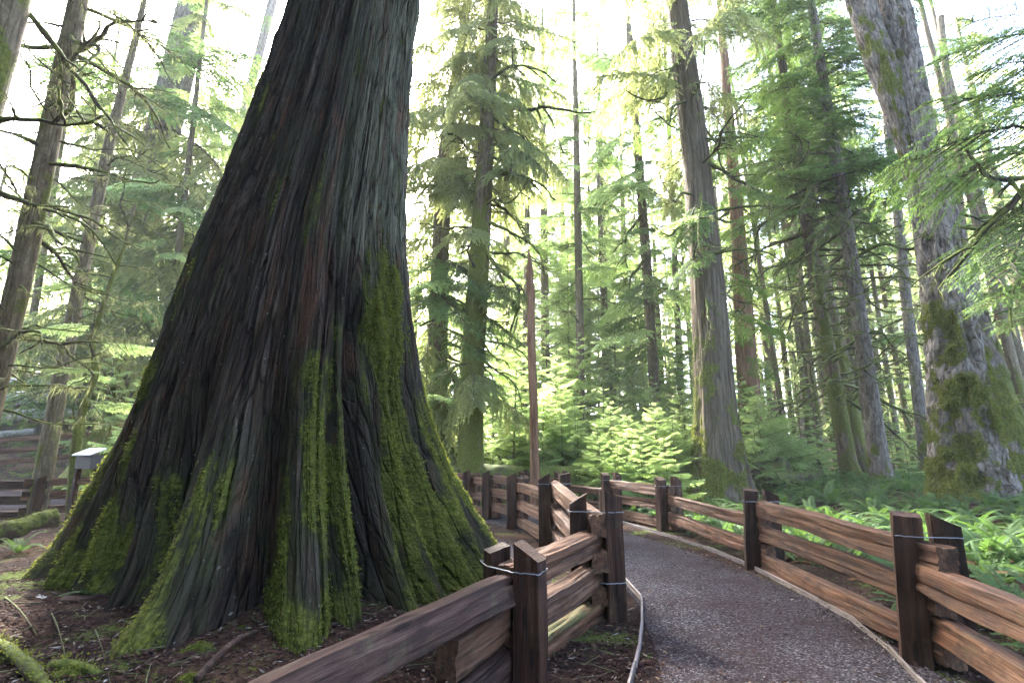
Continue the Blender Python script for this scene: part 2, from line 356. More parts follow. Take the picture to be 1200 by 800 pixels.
# ================================================================== GROUND, PATH
def grid_ground():
    def axis(lo, hi, f0, f1, fine, coarse):
        xs = list(np.arange(f0, f1, fine)); d = fine; x = f1
        while x < hi: xs.append(x); d = min(d * 1.12, coarse); x += d
        xs.append(hi); d = fine; x = f0 - d; pre = []
        while x > lo: pre.append(x); d = min(d * 1.12, coarse); x -= d
        pre.append(lo); return np.array(pre[::-1] + xs)
    X = axis(-140, 140, -9, 9, 0.10, 7); Y = axis(-60, 190, 1, 15, 0.10, 7)
    gx, gy = np.meshgrid(X, Y); z = gh(gx, gy)
    V = np.stack([gx, gy, z], -1).reshape(-1, 3); nx, ny = len(X), len(Y)
    i = np.arange(ny - 1)[:, None] * nx + np.arange(nx - 1)[None]
    F = np.stack([i, i + 1, i + nx + 1, i + nx], -1).reshape(-1, 4)
    o = link('forest_floor', mesh_np('forest_floor', V, F, M_FLOOR)); o['kind'] = 'structure'
grid_ground()

# centre line of the gravel path: (x, y, half width)
PATH = np.array([(1.75, -6, 1.0), (1.8, -2, 1.0), (1.82, 1.5, 1.03), (1.92, 3.0, 1.08), (2.14, 4.2, 1.08), (2.33, 5.5, 1.08), (2.38, 7.0, 1.06), (2.05, 9.0, 1.05),
                 (1.5, 11.0, 1.05), (0.75, 12.8, 1.1), (-0.5, 14.6, 1.15), (-2.6, 15.9, 1.2), (-6, 16.8, 1.3), (-11, 16.9, 1.4), (-18, 16.3, 1.5), (-30, 15.6, 1.6)])
def catmull(P, n):
    P = np.asarray(P, float); Q = np.vstack([2 * P[0] - P[1], P, 2 * P[-1] - P[-2]]); out = []
    for i in range(1, len(Q) - 2):
        t = np.linspace(0, 1, n, endpoint=False)[:, None]
        a, b, c, d = Q[i - 1], Q[i], Q[i + 1], Q[i + 2]
        out.append(0.5 * ((2 * b) + (-a + c) * t + (2 * a - 5 * b + 4 * c - d) * t ** 2 + (-a + 3 * b - 3 * c + d) * t ** 3))
    return np.vstack(out + [P[-1:]])
PC = catmull(PATH, 14)
def path_dist(x, y):
    d = np.hypot(x[:, None] - PC[None, :, 0], y[:, None] - PC[None, :, 1]); k = d.argmin(1)
    return d[np.arange(len(x)), k] - PC[k, 2]
def build_path():
    T = np.gradient(PC[:, :2], axis=0); T /= np.linalg.norm(T, axis=1)[:, None]; N = np.stack([T[:, 1], -T[:, 0]], -1)
    m = 25; s = np.linspace(-1, 1, m); V = []
    for i in range(len(PC)):
        p = PC[i, :2] + N[i] * (s[:, None] * PC[i, 2])
        z = gh(p[:, 0], p[:, 1]) + 0.006 + 0.03 * (1 - s ** 2) + 0.012 * (fbm(np.stack([p[:, 0] * 4, p[:, 1] * 4, p[:, 0] * 0], -1), 3) - 0.5)
        z[0] -= 0.03; z[-1] -= 0.03
        V.append(np.column_stack([p, z]))
    V = np.concatenate(V); i = np.arange(len(PC) - 1)[:, None] * m + np.arange(m - 1)[None]
    F = np.stack([i, i + 1, i + m + 1, i + m], -1).reshape(-1, 4)
    o = link('gravel_path', mesh_np('gravel_path', V, F, M_GRAVEL)); o['kind'] = 'structure'
    # trampled gravel inside the bend of the fence, beside the giant tree
    rs = np.random.RandomState(3); th = np.linspace(0, 2 * np.pi, 40, endpoint=False); R = np.linspace(0.02, 1, 14)
    c = np.array([-0.45, 8.6]); ax = np.array([1.05, 3.0]); V = []
    for r in R:
        q = np.stack([np.cos(th) * ax[0], np.sin(th) * ax[1]], -1) * r * (1 + 0.12 * np.sin(th * 3 + 1))[:, None]
        a = rad(12); q = np.stack([q[:, 0] * math.cos(a) - q[:, 1] * math.sin(a), q[:, 0] * math.sin(a) + q[:, 1] * math.cos(a)], -1) + c
        V.append(np.column_stack([q, gh(q[:, 0], q[:, 1]) + 0.03 * (1 - r ** 6) - 0.012]))
    V = np.concatenate(V); i = np.arange(13)[:, None] * 40; j = np.arange(40)[None]
    F = np.stack([i + j, i + (j + 1) % 40, i + 40 + (j + 1) % 40, i + 40 + j], -1).reshape(-1, 4)
    o = link('gravel_patch', mesh_np('gravel_patch', V, F[:, ::-1], M_GRAVEL)); o['kind'] = 'structure'
build_path()

_OCT = np.array([(1, 0, 0), (0, 1, 0), (-1, 0, 0), (0, -1, 0), (0, 0, 1), (0, 0, -1)], float)
_OCF = np.array([(0, 1, 4), (1, 2, 4), (2, 3, 4), (3, 0, 4), (1, 0, 5), (2, 1, 5), (3, 2, 5), (0, 3, 5)])
def scatter_stones(name, P, S, mat, seed, flat=0.55):
    rs = np.random.RandomState(seed); n = len(P)
    A = _OCT[None] * S[:, None, None] * rs.uniform(0.65, 1.25, (n, 6, 3)); A[..., 2] *= flat
    a = rs.rand(n) * 6.28; c, s = np.cos(a)[:, None], np.sin(a)[:, None]
    V = np.stack([A[..., 0] * c - A[..., 1] * s, A[..., 0] * s + A[..., 1] * c, A[..., 2]], -1) + P[:, None]
    F = (_OCF[None] + np.arange(n)[:, None, None] * 6).reshape(-1, 3)
    o = link(name, mesh_np(name, V.reshape(-1, 3), F, mat, False, {'tint': np.repeat(rs.rand(n) ** 1.4, 6)})); o['kind'] = 'stuff'
    return o
def frustum_pts(n, ymin, ymax, seed, margin=60, p=2.2):
    """ground points seen by the camera, denser near it"""
    rs = np.random.RandomState(seed); y = ymin * (ymax / ymin) ** (rs.rand(n) ** p)
    u = rs.uniform(-margin, 1200 + margin, n); x = (u - 600) / FPX * np.hypot(y, 1.2) * 1.03
    return x, y, rs
def build_stones():
    x, y, rs = frustum_pts(52000, 2.3, 13, 5, p=1.3)
    d = path_dist(x, y); k = (d < 0.05) & (rs.rand(len(x)) < np.where(d > -0.28, 1.0, 0.62))
    # a coarser, paler band of loose stones along the right edge
    x, y, d = x[k], y[k], d[k]; P = np.column_stack([x, y, gh(x, y) + 0.028])
    P[:, 2] -= 0.022 * sstep(-0.35, 0.0, d)
    S = rs.uniform(0.004, 0.0098, len(x)) * (1 + 0.8 * ((d > -0.3) & (x > 2.3))) * (1 + 0.4 * (rs.rand(len(x)) < 0.05))
    scatter_stones('loose_gravel', P, S, M_PEB, 11)
build_stones()

def build_litter():
    x, y, rs = frustum_pts(120000, 2.0, 15, 9, p=1.25)
    dd = path_dist(x, y); k = (dd > 0.02) | (rs.rand(len(x)) < .05 + .25 * (dd > -.2)); x, y = x[k], y[k]; n = len(x)
    L = rs.uniform(0.008, 0.034, n) * (1 + 1.8 * (rs.rand(n) < 0.05)); W = np.minimum(L * rs.uniform(0.08, 0.5, n), .014)
    a = rs.rand(n) * 6.28; t = rs.uniform(-0.35, 0.35, n)
    dx = np.stack([np.cos(a), np.sin(a), t], -1) * L[:, None]; dy = np.stack([-np.sin(a), np.cos(a), rs.uniform(-.5, .5, n)], -1) * W[:, None]
    c = np.column_stack([x, y, gh(x, y) + 0.008 + rs.rand(n) * 0.012 + .03 * (path_dist(x, y) < 0)])
    up = np.zeros((n, 3)); up[:, 2] = W * 0.35 + 0.002
    V = np.stack([c - dx, c - dy * 0.9, c + dx, c + dy, c + up], 1)
    F = np.array([(0, 1, 4), (1, 2, 4), (2, 3, 4), (3, 0, 4)])[None] + np.arange(n)[:, None, None] * 5
    o = link('needle_litter', mesh_np('needle_litter', V.reshape(-1, 3), F.reshape(-1, 3), M_LIT, False, {'tint': np.repeat(rs.rand(n), 5)})); o['kind'] = 'stuff'
build_litter()

def build_sticks():
    x, y, rs = frustum_pts(900, 2.6, 16, 19, p=1.0); k = path_dist(x, y) > 0.25; parts = []
    for a, b in zip(x[k], y[k]):
        l = rs.uniform(.08, .42); t = rs.rand() * 6.28; n = 5; q = np.linspace(-.5, .5, n); P = np.column_stack([a + np.cos(t) * l * q, b + np.sin(t) * l * q, q * 0]) + rs.randn(n, 3) * .012 * l * 4
        P[:, 2] = gh(P[:, 0], P[:, 1]) + .012 + np.abs(rs.randn()) * .015; parts.append(tube(P, np.linspace(.005, .002, n) * rs.uniform(.6, 1.6), 5, False))
    V, F = merge(parts); o = link('fallen_twigs', mesh_np('fallen_twigs', V, F, M_TWIG)); o['kind'] = 'stuff'
build_sticks()
# ================================================================== TRUNKS
def trunk_mesh(name, C, R, mat, nth=64, nrow=120, bark='fibre', amp=0.03, flare=0.0, flare_h=1.0, lobes=5, moss=0.0, moss_h=3.0, moss_az=None, seed=0, zpow=1.0):
    """C: Kx3 axis points from the foot up (relative to the foot), R: radii.  Rings are level."""
    C = np.asarray(C, float); R = np.asarray(R, float); s = C[:, 2]
    z = s[0] + (s[-1] - s[0]) * np.linspace(0, 1, nrow) ** zpow
    cx = np.interp(z, s, C[:, 0]); cy = np.interp(z, s, C[:, 1]); r = np.interp(z, s, R)
    th = np.arange(nth) / nth * 2 * np.pi
    rs = np.random.RandomState(seed); ph = rs.rand(6) * 6.28
    Z, TH = np.meshgrid(z, th, indexing='ij'); RR = r[:, None] * np.ones_like(TH)
    rm = float(np.median(r))
    q = np.stack([np.cos(TH) * rm, np.sin(TH) * rm, Z], -1) + seed * 3.7
    lob = np.zeros_like(TH)
    if flare:
        u = TH + 0.35 * np.sin(TH * 2 + ph[0])
        lob = (0.5 + 0.5 * np.cos(lobes * u + ph[1])) ** 1.5 * 0.75 + 0.35 * (0.5 + 0.5 * np.cos((lobes + 3) * TH + ph[2])) ** 2
        k = np.exp(-np.maximum(Z, -0.3) / flare_h)
        RR = RR * (1 + flare * k * (0.35 + lob))
    RR = RR * (1 + 0.10 * (fbm(q * np.array([1.3, 1.3, 0.35]) / max(rm, 0.15) * 0.4, 3) - 0.5))
    if bark == 'fibre':
        d = ridged(q * np.array([7, 7, 0.55]) * min(1, 0.5 / rm) , 3) * 0.7 + ridged(q * np.array([22, 22, 1.4]), 2) * 0.3
    elif bark == 'furrow':
        qq = q + 0.05 * np.stack([vnoise(q * 4), vnoise(q * 4 + 9), vnoise(q * 4 + 5)], -1)
        d = sstep(0.40, 0.78, ridged(qq * np.array([5.6, 5.6, 1.3]), 2)) * 0.75 + 0.25 * fbm(q * np.array([20, 20, 9]), 2)
    else:
        d = fbm(q * np.array([9, 9, 4]), 3)
    D = (d - 0.55) * amp
    m = np.zeros_like(TH)
    if moss > 0:
        n = fbm(q * np.array([2.4, 2.4, 1.0]), 4)
        side = 0 if moss_az is None else 0.28 * np.cos(TH - moss_az)
        m = moss + (n - 0.5) * 1.3 + (fbm(q * np.array([6.5, 6.5, 3.0]) + 13, 3) - .5) * 1.5 + side - 0.55 * sstep(0.3 * moss_h, moss_h, Z) + 0.25 * lob * np.exp(-Z / flare_h) * (flare > 0)
        m = np.clip(m, 0, 1)
        lump = fbm(q * 9.0, 3)
        D = D + sstep(0.45, 0.8, m) * (0.012 + (0.11 if bark == 'furrow' else 0.055) * (lump - 0.35)) * min(1.0, rm * 2)
    RR = RR + D
    V = np.stack([cx[:, None] + RR * np.cos(TH), cy[:, None] + RR * np.sin(TH), Z], -1).reshape(-1, 3)
    i = np.arange(nrow - 1)[:, None] * nth; j = np.arange(nth)[None]; k = (j + 1) % nth
    F = np.stack([i + j, i + k, i + nth + k, i + nth + j], -1).reshape(-1, 4)
    return mesh_np(name, V, F, mat, True, {'bk': q.reshape(-1, 3), 'moss': m.ravel()})

# ================================================================== BOUGH LIBRARY  (local +X = outwards, length about 1 = scale metres)
def leaflets(B, D, N, L, W, rs, tint):
    """one slim kite per leaflet: B base, D unit direction, N sideways"""
    tip = B + D * L[:, None]; mid = B + D * (L * 0.45)[:, None]
    a = mid + N * (W * 0.5)[:, None]; b = mid - N * (W * 0.5)[:, None]
    V = np.stack([B, a, tip, b], 1).reshape(-1, 3); n = len(B)
    F = np.arange(n)[:, None] * 4 + np.array([0, 1, 2, 3])[None]
    return V, F, np.repeat(tint, 4)
def unit(a): return a / (np.linalg.norm(a, axis=-1, keepdims=True) + 1e-9)
def make_bough(name, seed, kind='hemlock', L=2.0, n_side=24, mat=None, fine=1.0):
    rs = np.random.RandomState(seed); n = 14; t = np.linspace(0, 1, n)
    droop = {'hemlock': 0.16, 'young': 0.10, 'cedar': 0.30}[kind] * rs.uniform(0.7, 1.3); rise = {'hemlock': 0.10, 'young': 0.10, 'cedar': 0.12}[kind]
    P = np.stack([t * L, 0.06 * L * np.cumsum(rs.randn(n)) * 0.25, L * (rise * t - droop * t ** 2.2)], -1); P -= P[0]
    stems = [(P, np.linspace(0.016, 0.003, n) * (L / 2) ** 0.5)]
    LB = []; LD = []; LN = []; LL = []; LW = []; LT = []
    def fill(Q, step, ll, lw, both=True, hang=0.0, tb=0.4):
        Q = np.asarray(Q); seg = np.linalg.norm(np.diff(Q, axis=0), axis=1); cum = np.concatenate([[0], np.cumsum(seg)])
        ll = ll / fine ** .8; lw = lw / fine; m = max(3, int(cum[-1] / (step / fine))); s = (np.arange(m) + 0.5) / m * cum[-1]
        B = np.stack([np.interp(s, cum, Q[:, k]) for k in range(3)], -1)
        T = unit(np.stack([np.interp(np.minimum(s + 0.02, cum[-1]), cum, Q[:, k]) - np.interp(s - 0.02, cum, Q[:, k]) for k in range(3)], -1) + 1e-6)
        S = unit(np.cross(T, np.array([0, 0, 1.0]))); U = np.cross(S, T)
        for sg in (1, -1):
            a = rs.uniform(0.6, 1.15, m); D = T * np.cos(a)[:, None] + sg * S * np.sin(a)[:, None] + U * rs.uniform(-0.3, 0.2, m)[:, None]
            D[:, 2] -= hang; D = unit(D); Nn = unit(np.cross(D, U) + 0.45 * rs.randn(m, 3))
            tap = 1 - 0.55 * (s / cum[-1]) ** 2
            LB.append(B + rs.randn(m, 3) * 0.004); LD.append(D); LN.append(Nn); LL.append(ll * tap * rs.uniform(0.65, 1.3, m)); LW.append(lw * rs.uniform(0.7, 1.25, m))
            LT.append(np.clip(tb + 0.45 * (s / cum[-1]) - 0.1 + rs.randn(m) * 0.16, 0, 1))
        LB.append(B[-1:]); LD.append(T[-1:]); LN.append(S[-1:]); LL.append(np.array([ll])); LW.append(np.array([lw])); LT.append(np.array([0.9]))
    gap = 0
    for k in range(n_side * 2):
        sg = 1 if k % 2 else -1; s = 0.10 + 0.88 * (k / (n_side * 2 - 1)) ** 0.9 + rs.uniform(-0.012, 0.012)
        if rs.rand() < 0.10: continue
        b = np.array([np.interp(s, t, P[:, c]) for c in range(3)])
        prof = min(1.0, 0.25 + s * 3.0) * (1 - s) ** 0.75 + 0.09
        l = L * 0.40 * prof * rs.uniform(0.7, 1.25)
        a = rad(rs.uniform(48, 68)) * (1 - 0.35 * s)
        d = np.array([math.cos(a), sg * math.sin(a), rs.uniform(-0.10, 0.10)])
        q = np.linspace(0, 1, 6)[:, None]
        hang = {'hemlock': 0.35, 'young': 0.28, 'cedar': 0.9}[kind] * rs.uniform(0.6, 1.4)
        Q = b + d * l * q + np.array([0.12 * l, 0, 0]) * q ** 2 - np.array([0, 0, 1.0]) * l * hang * q ** 2
        stems.append((Q[::2], np.linspace(0.0055, 0.0022, 3)))
        if kind == 'cedar': fill(Q, 0.032, 0.090, 0.034, hang=0.75)
        elif kind == 'young': fill(Q, 0.034, 0.080, 0.040, hang=0.10, tb=0.5)
        else: fill(Q, 0.036, 0.072, 0.027, hang=0.18)
        # secondary twigs
        if l > 0.30:
            for j in range(int(l / 0.13)):
                u = rs.uniform(0.25, 0.9); bb = b + d * l * u + np.array([0.12 * l, 0, 0]) * u ** 2 - np.array([0, 0, 1.0]) * l * hang * u ** 2
                sg2 = rs.choice([-1, 1]); dd = unit(d + 0.9 * sg2 * np.array([-d[1], d[0], 0]) - np.array([0, 0, hang * 0.7]))
                q3 = np.linspace(0, 1, 4)[:, None]; l3 = l * rs.uniform(0.25, 0.45)
                fill(bb + dd * l3 * q3 - np.array([0, 0, 1.0]) * l3 * hang * 0.6 * q3 ** 2, 0.040, 0.066, 0.026, hang=0.2 if kind != 'cedar' else 0.8)
    fill(P[8:], 0.03, 0.06, 0.024)
    V, F, T = leaflets(np.concatenate(LB), np.concatenate(LD), np.concatenate(LN), np.concatenate(LL), np.concatenate(LW), rs, np.concatenate(LT))
    leaf = mesh_np(name + '_foliage', V, F, mat, False, {'tint': T})
    sv, sf = merge([tube(p, r, 4 if i else 6, False) for i, (p, r) in enumerate(stems)])
    return mesh_np(name + '_branch', sv, sf, M_TWIG), leaf
def strands(paths, seed, dens=26, lmax=0.26, w=0.02):
    rs = np.random.RandomState(seed); Bs = []
    for Q, k in paths:
        Q = np.asarray(Q); cum = np.concatenate([[0], np.cumsum(np.linalg.norm(np.diff(Q, axis=0), axis=1))])
        m = max(2, int(cum[-1] * dens * k)); s = rs.rand(m) * cum[-1]
        Bs.append(np.stack([np.interp(s, cum, Q[:, c]) for c in range(3)], -1))
    B = np.concatenate(Bs); n = len(B); clump = vnoise(B * 4.0 + seed)
    L = lmax * (0.12 + 0.9 * rs.rand(n) ** 2.2 * clump * 1.6); W = w * rs.uniform(0.6, 1.5, n)
    D = np.stack([rs.randn(n) * 0.10, rs.randn(n) * 0.10, -np.ones(n)], -1); a = rs.rand(n) * 3.14
    N = np.stack([np.cos(a), np.sin(a), np.zeros(n)], -1)
    return leaflets(B + np.array([0, 0, 0.005]), unit(D), N, L, W, rs, np.clip(rs.rand(n), 0, 1))
def make_snag(name, seed, L=2.0, r0=0.034, nsub=5, style='flat', moss=1.0):
    """dead branch wrapped in moss with strands hanging from it"""
    rs = np.random.RandomState(seed); n = 16; t = np.linspace(0, 1, n)
    wob = np.cumsum(np.stack([np.convolve(rs.randn(n + 4), np.ones(5) / 5, 'valid') for _ in range(2)], 1), 0) * 0.045 * L
    zc = {'flat': 0.05 * t - 0.10 * t ** 2, 'droop': 0.16 * t - 0.55 * t ** 2, 'up': -0.10 * t + 0.35 * t ** 2, 'curl': -0.45 * np.sin(t * 2.4) * t + 0.5 * t ** 3}[style] * L
    P = np.stack([t * L * (1 - 0.15 * t), wob[:, 0], zc + wob[:, 1]], -1); P -= P[0]
    stems = [(P, (np.linspace(r0, r0 * 0.28, n)) * (1 + 0.5 * moss * rs.rand(n)))]; mp = [(P, 1.0)]
    for k in range(nsub):
        s = rs.uniform(0.2, 0.92); b = np.array([np.interp(s, t, P[:, c]) for c in range(3)]); l = L * rs.uniform(0.12, 0.42) * (1.1 - 0.6 * s)
        a = rs.choice([-1, 1]) * rs.uniform(0.4, 1.2); d = np.array([math.cos(a), math.sin(a), rs.uniform(-0.5, 0.35)]); q = np.linspace(0, 1, 7)[:, None]
        Q = b + d * l * q + np.cumsum(np.stack([np.convolve(rs.randn(9), np.ones(3) / 3, 'valid') for _ in range(3)], 1), 0) * 0.03 * l - np.array([0, 0, 1]) * l * rs.uniform(-0.1, 0.6) * q ** 2
        Q[0] = b
        stems.append((Q, np.linspace(r0 * 0.5, r0 * 0.15, 7) * (1 + 0.5 * rs.rand(7)))); mp.append((Q, 0.8))
        if rs.rand() < 0.6:
            bb = Q[3]; d2 = unit(d + rs.randn(3) * 0.6); l2 = l * 0.45; Q2 = bb + d2 * l2 * np.linspace(0, 1, 4)[:, None] - np.array([0, 0, 1]) * l2 * 0.3 * np.linspace(0, 1, 4)[:, None] ** 2
            stems.append((Q2, np.linspace(r0 * 0.25, r0 * 0.1, 4))); mp.append((Q2, 0.7))
    sv, sf = merge([tube(p, r, 7 if i == 0 else 5) for i, (p, r) in enumerate(stems)])
    sv = sv + (fbm(sv * 26.0 + seed, 2)[:, None] - 0.5) * r0 * 0.9 * moss
    V, F, T = strands(mp, seed, 130 * moss, 0.18, 0.0055)
    return mesh_np(name + '_branch', sv, sf, M_BRANCH), mesh_np(name + '_moss', V, F, M_STRAND, False, {'tint': T})
LIB = {'hemlock': [make_bough('hemlock_bough', 100 + i, 'hemlock', 2.0, 22, M_HEM) for i in range(6)],
       'fine': [make_bough('fine_bough', 150 + i, 'hemlock', 2.0, 30, M_HEM, 2.1) for i in range(4)],
       'young': [make_bough('young_bough', 200 + i, 'young', 2.0, 25, M_YHEM) for i in range(5)],
       'cedar': [make_bough('cedar_bough', 300 + i, 'cedar', 2.0, 22, M_CED) for i in range(5)],
       'flat': [make_snag('dead_limb', 400 + i, style='flat') for i in range(5)],
       'droop': [make_snag('drooping_limb', 420 + i, style='droop') for i in range(4)],
       'up': [make_snag('rising_limb', 440 + i, style='up', nsub=4) for i in range(3)],
       'curl': [make_snag('curled_limb', 460 + i, style='curl', nsub=3, r0=0.034) for i in range(4)],
       'twig': [make_snag('thin_limb', 480 + i, style='flat', r0=0.013, nsub=7, moss=0.5) for i in range(5)]}
LEAFY = ('hemlock', 'fine', 'young', 'cedar')
BR_N = [0]
def add_branch(root, base, kind, length, az, pitch, rng, roll=0.0):
    """base: world point; az from +X counter-clockwise; pitch up positive; length in metres"""
    br, fo = rng.choice(LIB[kind]); s = length / 2.0
    M = Matrix.Translation(Vector(base) - root.location) @ Matrix.Rotation(az, 4, 'Z') @ Matrix.Rotation(-pitch, 4, 'Y') @ Matrix.Rotation(roll, 4, 'X') @ Matrix.Diagonal((s, s * rng.uniform(0.85, 1.15), s, 1))
    b = link('branch', br, root, M)
    link('foliage' if kind in LEAFY else 'hanging_moss', fo, b)['kind'] = 'stuff'; BR_N[0] += 1
    return b

# ================================================================== THE GIANT TREE
def build_giant():
    gz = g1(GX, GY - 2.0)
    root = thing('giant_cedar', 'giant old cedar with a huge flared mossy base filling the left of the view', 'tree', (GX, GY, 0.0))
    # columns: dense on the side that faces the path
    a = np.linspace(0, 1, 861)[:-1]; dens = 1 + 2.6 * np.exp(-((np.linspace(-np.pi, np.pi, 2000) - rad(26)) / rad(75)) ** 4)
    cdf = np.cumsum(dens); cdf = (cdf - cdf[0]) / (cdf[-1] - cdf[0]); PH = np.interp(a, cdf, np.linspace(-np.pi, np.pi, 2000))
    z = np.concatenate([np.linspace(-0.5, 8.6, 430), np.linspace(8.75, 13, 40), np.linspace(13.3, 27, 26)])
    Z, F_ = np.meshgrid(z, PH, indexing='ij')
    R0 = np.interp(Z, [-0.5, 0.25, 0.47, 0.78, 1.2, 1.74, 2.31, 3.13, 3.74, 4.38, 5.05, 5.74, 6.45, 7.2, 8.0, 12, 27], [2.62, 2.34, 2.22, 2.10, 1.94, 1.76, 1.61, 1.46, 1.37, 1.29, 1.19, 1.11, 1.04, 0.97, 0.92, 0.80, 0.48])
    cx = np.interp(z, [0, 0.5, 1.2, 2.3, 4.4, 6.45, 8, 12, 27], [0.55, 0.53, 0.45, 0.39, 0.43, 0.63, 0.78, 1.1, 2.4])
    cx = np.convolve(np.pad(cx, 12, mode='edge'), np.ones(25) / 25, 'valid')
    # (azimuth, half width, reach, how fast it dies out upwards)
    LOB = [(-158, 15, .40, 1.6), (-128, 14, .40, 1.6), (-100, 13, .42, 1.7), (-80, 10, .44, 2.0), (-55, 9, .12, 2.2), (-33, 8, .08, 1.4), (-9, 7, .12, 1.5), (4, 7.5, .46, 1.4), (3, 6, .66, .6), (28, 6, .5, .6),
           (27, 6.0, .50, 3.0), (36.5, 4.6, .28, 3.2), (47, 5, .30, 1.6), (55, 4.5, .30, 2.4), (66, 5, .42, 1.9), (77, 5.0, .36, 2.2), (90, 6, .42, 1.9), (106, 9, .4, 1.7), (132, 13, .4, 1.6)]
    lob = np.zeros_like(Z); top = np.zeros_like(Z)
    wig = 0.05 * (fbm(np.stack([np.cos(F_) * 1.2, np.sin(F_) * 1.2, Z * 0.45], -1), 2) - 0.5)
    tw = rad(3.0) * (Z - 1.0) * 0.45
    for az, wd, am, dec in LOB:
        zz = np.maximum(Z - 0.1, -0.6)
        f = am * np.exp(-np.maximum(zz, -0.4) / dec); d = (F_ - rad(az) + wig * 1.6 - tw + np.pi) % (2 * np.pi) - np.pi
        wv = rad(wd) * (1 + 0.16 * np.clip(Z, 0, 5))
        b = np.exp(-np.abs(d / wv) ** 2.3)
        lob = np.maximum(lob, f * b); top = np.maximum(top, b * np.exp(-np.maximum(zz, 0) / (dec * 1.6)))
    lob = lob * (1 + 0.35 * np.exp(-np.maximum(Z, 0) / 0.45))
    ca, sa = np.cos(F_), np.sin(F_)
    # the long crevice right of the middle ridge and hollows between the roots
    crev = np.zeros_like(Z)
    for az, wd, dp, z0, z1 in [(42.5, 3.2, .40, -1, 5.8), (17, 4.4, .42, -1, 2.8), (-12, 6, .36, -1, 3.0), (-30, 5, .26, -1, 4.0), (51.5, 2.0, .22, -1, 2.6), (61, 2.8, .32, -1, 3.4), (71.5, 2.6, .28, -1, 3.8), (33, 1.6, .16, -1, 3.4), (83, 2.4, .24, -1, 3.0), (-66, 4, .28, -1, 3.4), (-48, 3, .14, -1, 4.5)]:
        d = (F_ - rad(az) + wig * 1.6 - tw + np.pi) % (2 * np.pi) - np.pi
        crev = np.maximum(crev, dp * np.exp(-(d / rad(wd)) ** 2) * (1 - sstep(z0 + (z1 - z0) * 0.5, z1, Z)))
    q2 = np.stack([np.cos(F_ - tw * 0.8) * 2.0, np.sin(F_ - tw * 0.8) * 2.0, Z], -1)
    warp = 0.035 * np.stack([vnoise(q2 * np.array([2, 2, .7])), vnoise(q2 * np.array([2, 2, .7]) + 7), Z * 0], -1)
    qq = q2 + warp
    rib = ridged(qq * np.array([2.6, 2.6, 0.16]), 2); fib = ridged(qq * np.array([8.5, 8.5, 0.42]), 2); fine = ridged(qq * np.array([22, 22, 1.1]) + 3, 2); xf = fbm(qq * np.array([30, 30, 7]), 2)
    R0 = R0 * (1 - 0.13 * np.exp(-((F_ + rad(32)) / rad(26)) ** 2) * (1 - sstep(0.4, 2.6, Z)))
    R = R0 + lob - crev * 1.7 * (0.35 + 0.65 * np.exp(-np.maximum(Z, 0) / 3.0)) + (rib - 0.6) * 0.13 + (fib - 0.55) * 0.075 + (fine - 0.5) * 0.035 + (xf - 0.5) * 0.014 - 0.10 * sstep(.84, .98, ridged(qq * np.array([4.6, 4.6, 0.16]) + 40, 1)) - 0.03 * sstep(.82, .97, ridged(qq * np.array([11, 11, 0.5]) + 60, 1))
    n = fbm(q2 * np.array([1.3, 1.3, 0.55]) + 2, 4); n2 = fbm(q2 * np.array([5, 5, 0.9]) + 8, 3)
    right = sstep(rad(8), rad(34), F_) * (1 - sstep(rad(120), rad(150), F_))
    hfade = 1 - sstep(2.9, 5.4, Z)
    n3 = fbm(q2 * np.array([3.2, 3.2, 1.6]) + 21, 3)
    n4 = fbm(q2 * np.array([11, 11, 1.3]) + 33, 3)
    base = 0.33 * (1 - sstep(0.5, 2.9, Z)) + 0.23 * right * (1 - sstep(1.6, 4.4, Z)) - 0.24 * sstep(3.6, 6.2, Z) - 0.20 * (1 - right) * sstep(1.0, 2.6, Z)
    m = 0.02 + base + 0.20 * top + (n - 0.5) * 1.2 + (n2 - 0.5) * 0.7 + (n3 - 0.5) * 1.5 + (n4 - 0.5) * 1.5 + 0.22 * np.exp(-((F_ - rad(4)) / rad(9)) ** 2) * (1 - sstep(0.6, 2.2, Z)) - crev * 1.3
    ridge = np.exp(-((F_ - rad(30) - tw) / rad(9)) ** 2) * sstep(0.6, 1.8, Z) * (1 - sstep(3.6, 4.3, Z)) + np.exp(-((F_ - rad(58) - tw) / rad(8)) ** 2) * (1 - sstep(3.6, 4.6, Z)) * 0.8 + np.exp(-((F_ + rad(76)) / rad(14)) ** 2) * (1 - sstep(0.9, 3, Z)) * 0.7
    m = np.clip(m + 0.24 * ridge, -.6, 1)
    lump = fbm(np.stack([R * sa, R * ca, Z], -1) * 11, 3)
    R = R + sstep(0.45, 0.9, m) * (0.006 + 0.075 * (lump - 0.35))
    V = np.stack([cx[:, None] + R * sa, -R * ca, Z], -1)
    nth = len(PH); nr = len(z); i = np.arange(nr - 1)[:, None] * nth; j = np.arange(nth)[None]; k = (j + 1) % nth
    Fc = np.stack([i + j, i + k, i + nth + k, i + nth + j], -1).reshape(-1, 4)
    bk = np.stack([np.cos(F_ - tw * 0.8) * 1.7, np.sin(F_ - tw * 0.8) * 1.7, Z], -1)
    rpale = sstep(rad(8), rad(48), F_) * (1 - sstep(rad(140), rad(170), F_)) * (.25 + .75 * sstep(2.2, 5.5, Z)) + (n3 - .5) * .5 + (n2 - .5) * .5
    t = link('trunk', mesh_np('giant_trunk', V.reshape(-1, 3), Fc, M_GIANT, True, {'bk': bk.reshape(-1, 3), 'moss': m.ravel(), 'right_pale': rpale.ravel()}), root)
    # cushions of moss standing off the bark
    rs = np.random.RandomState(21)
    cand = np.argwhere((m > 0.50 + 0.35 * rs.rand(*m.shape)) & (Z < 5.0) & (Z > 0.0) & (F_ > rad(-100)) & (F_ < rad(115)))
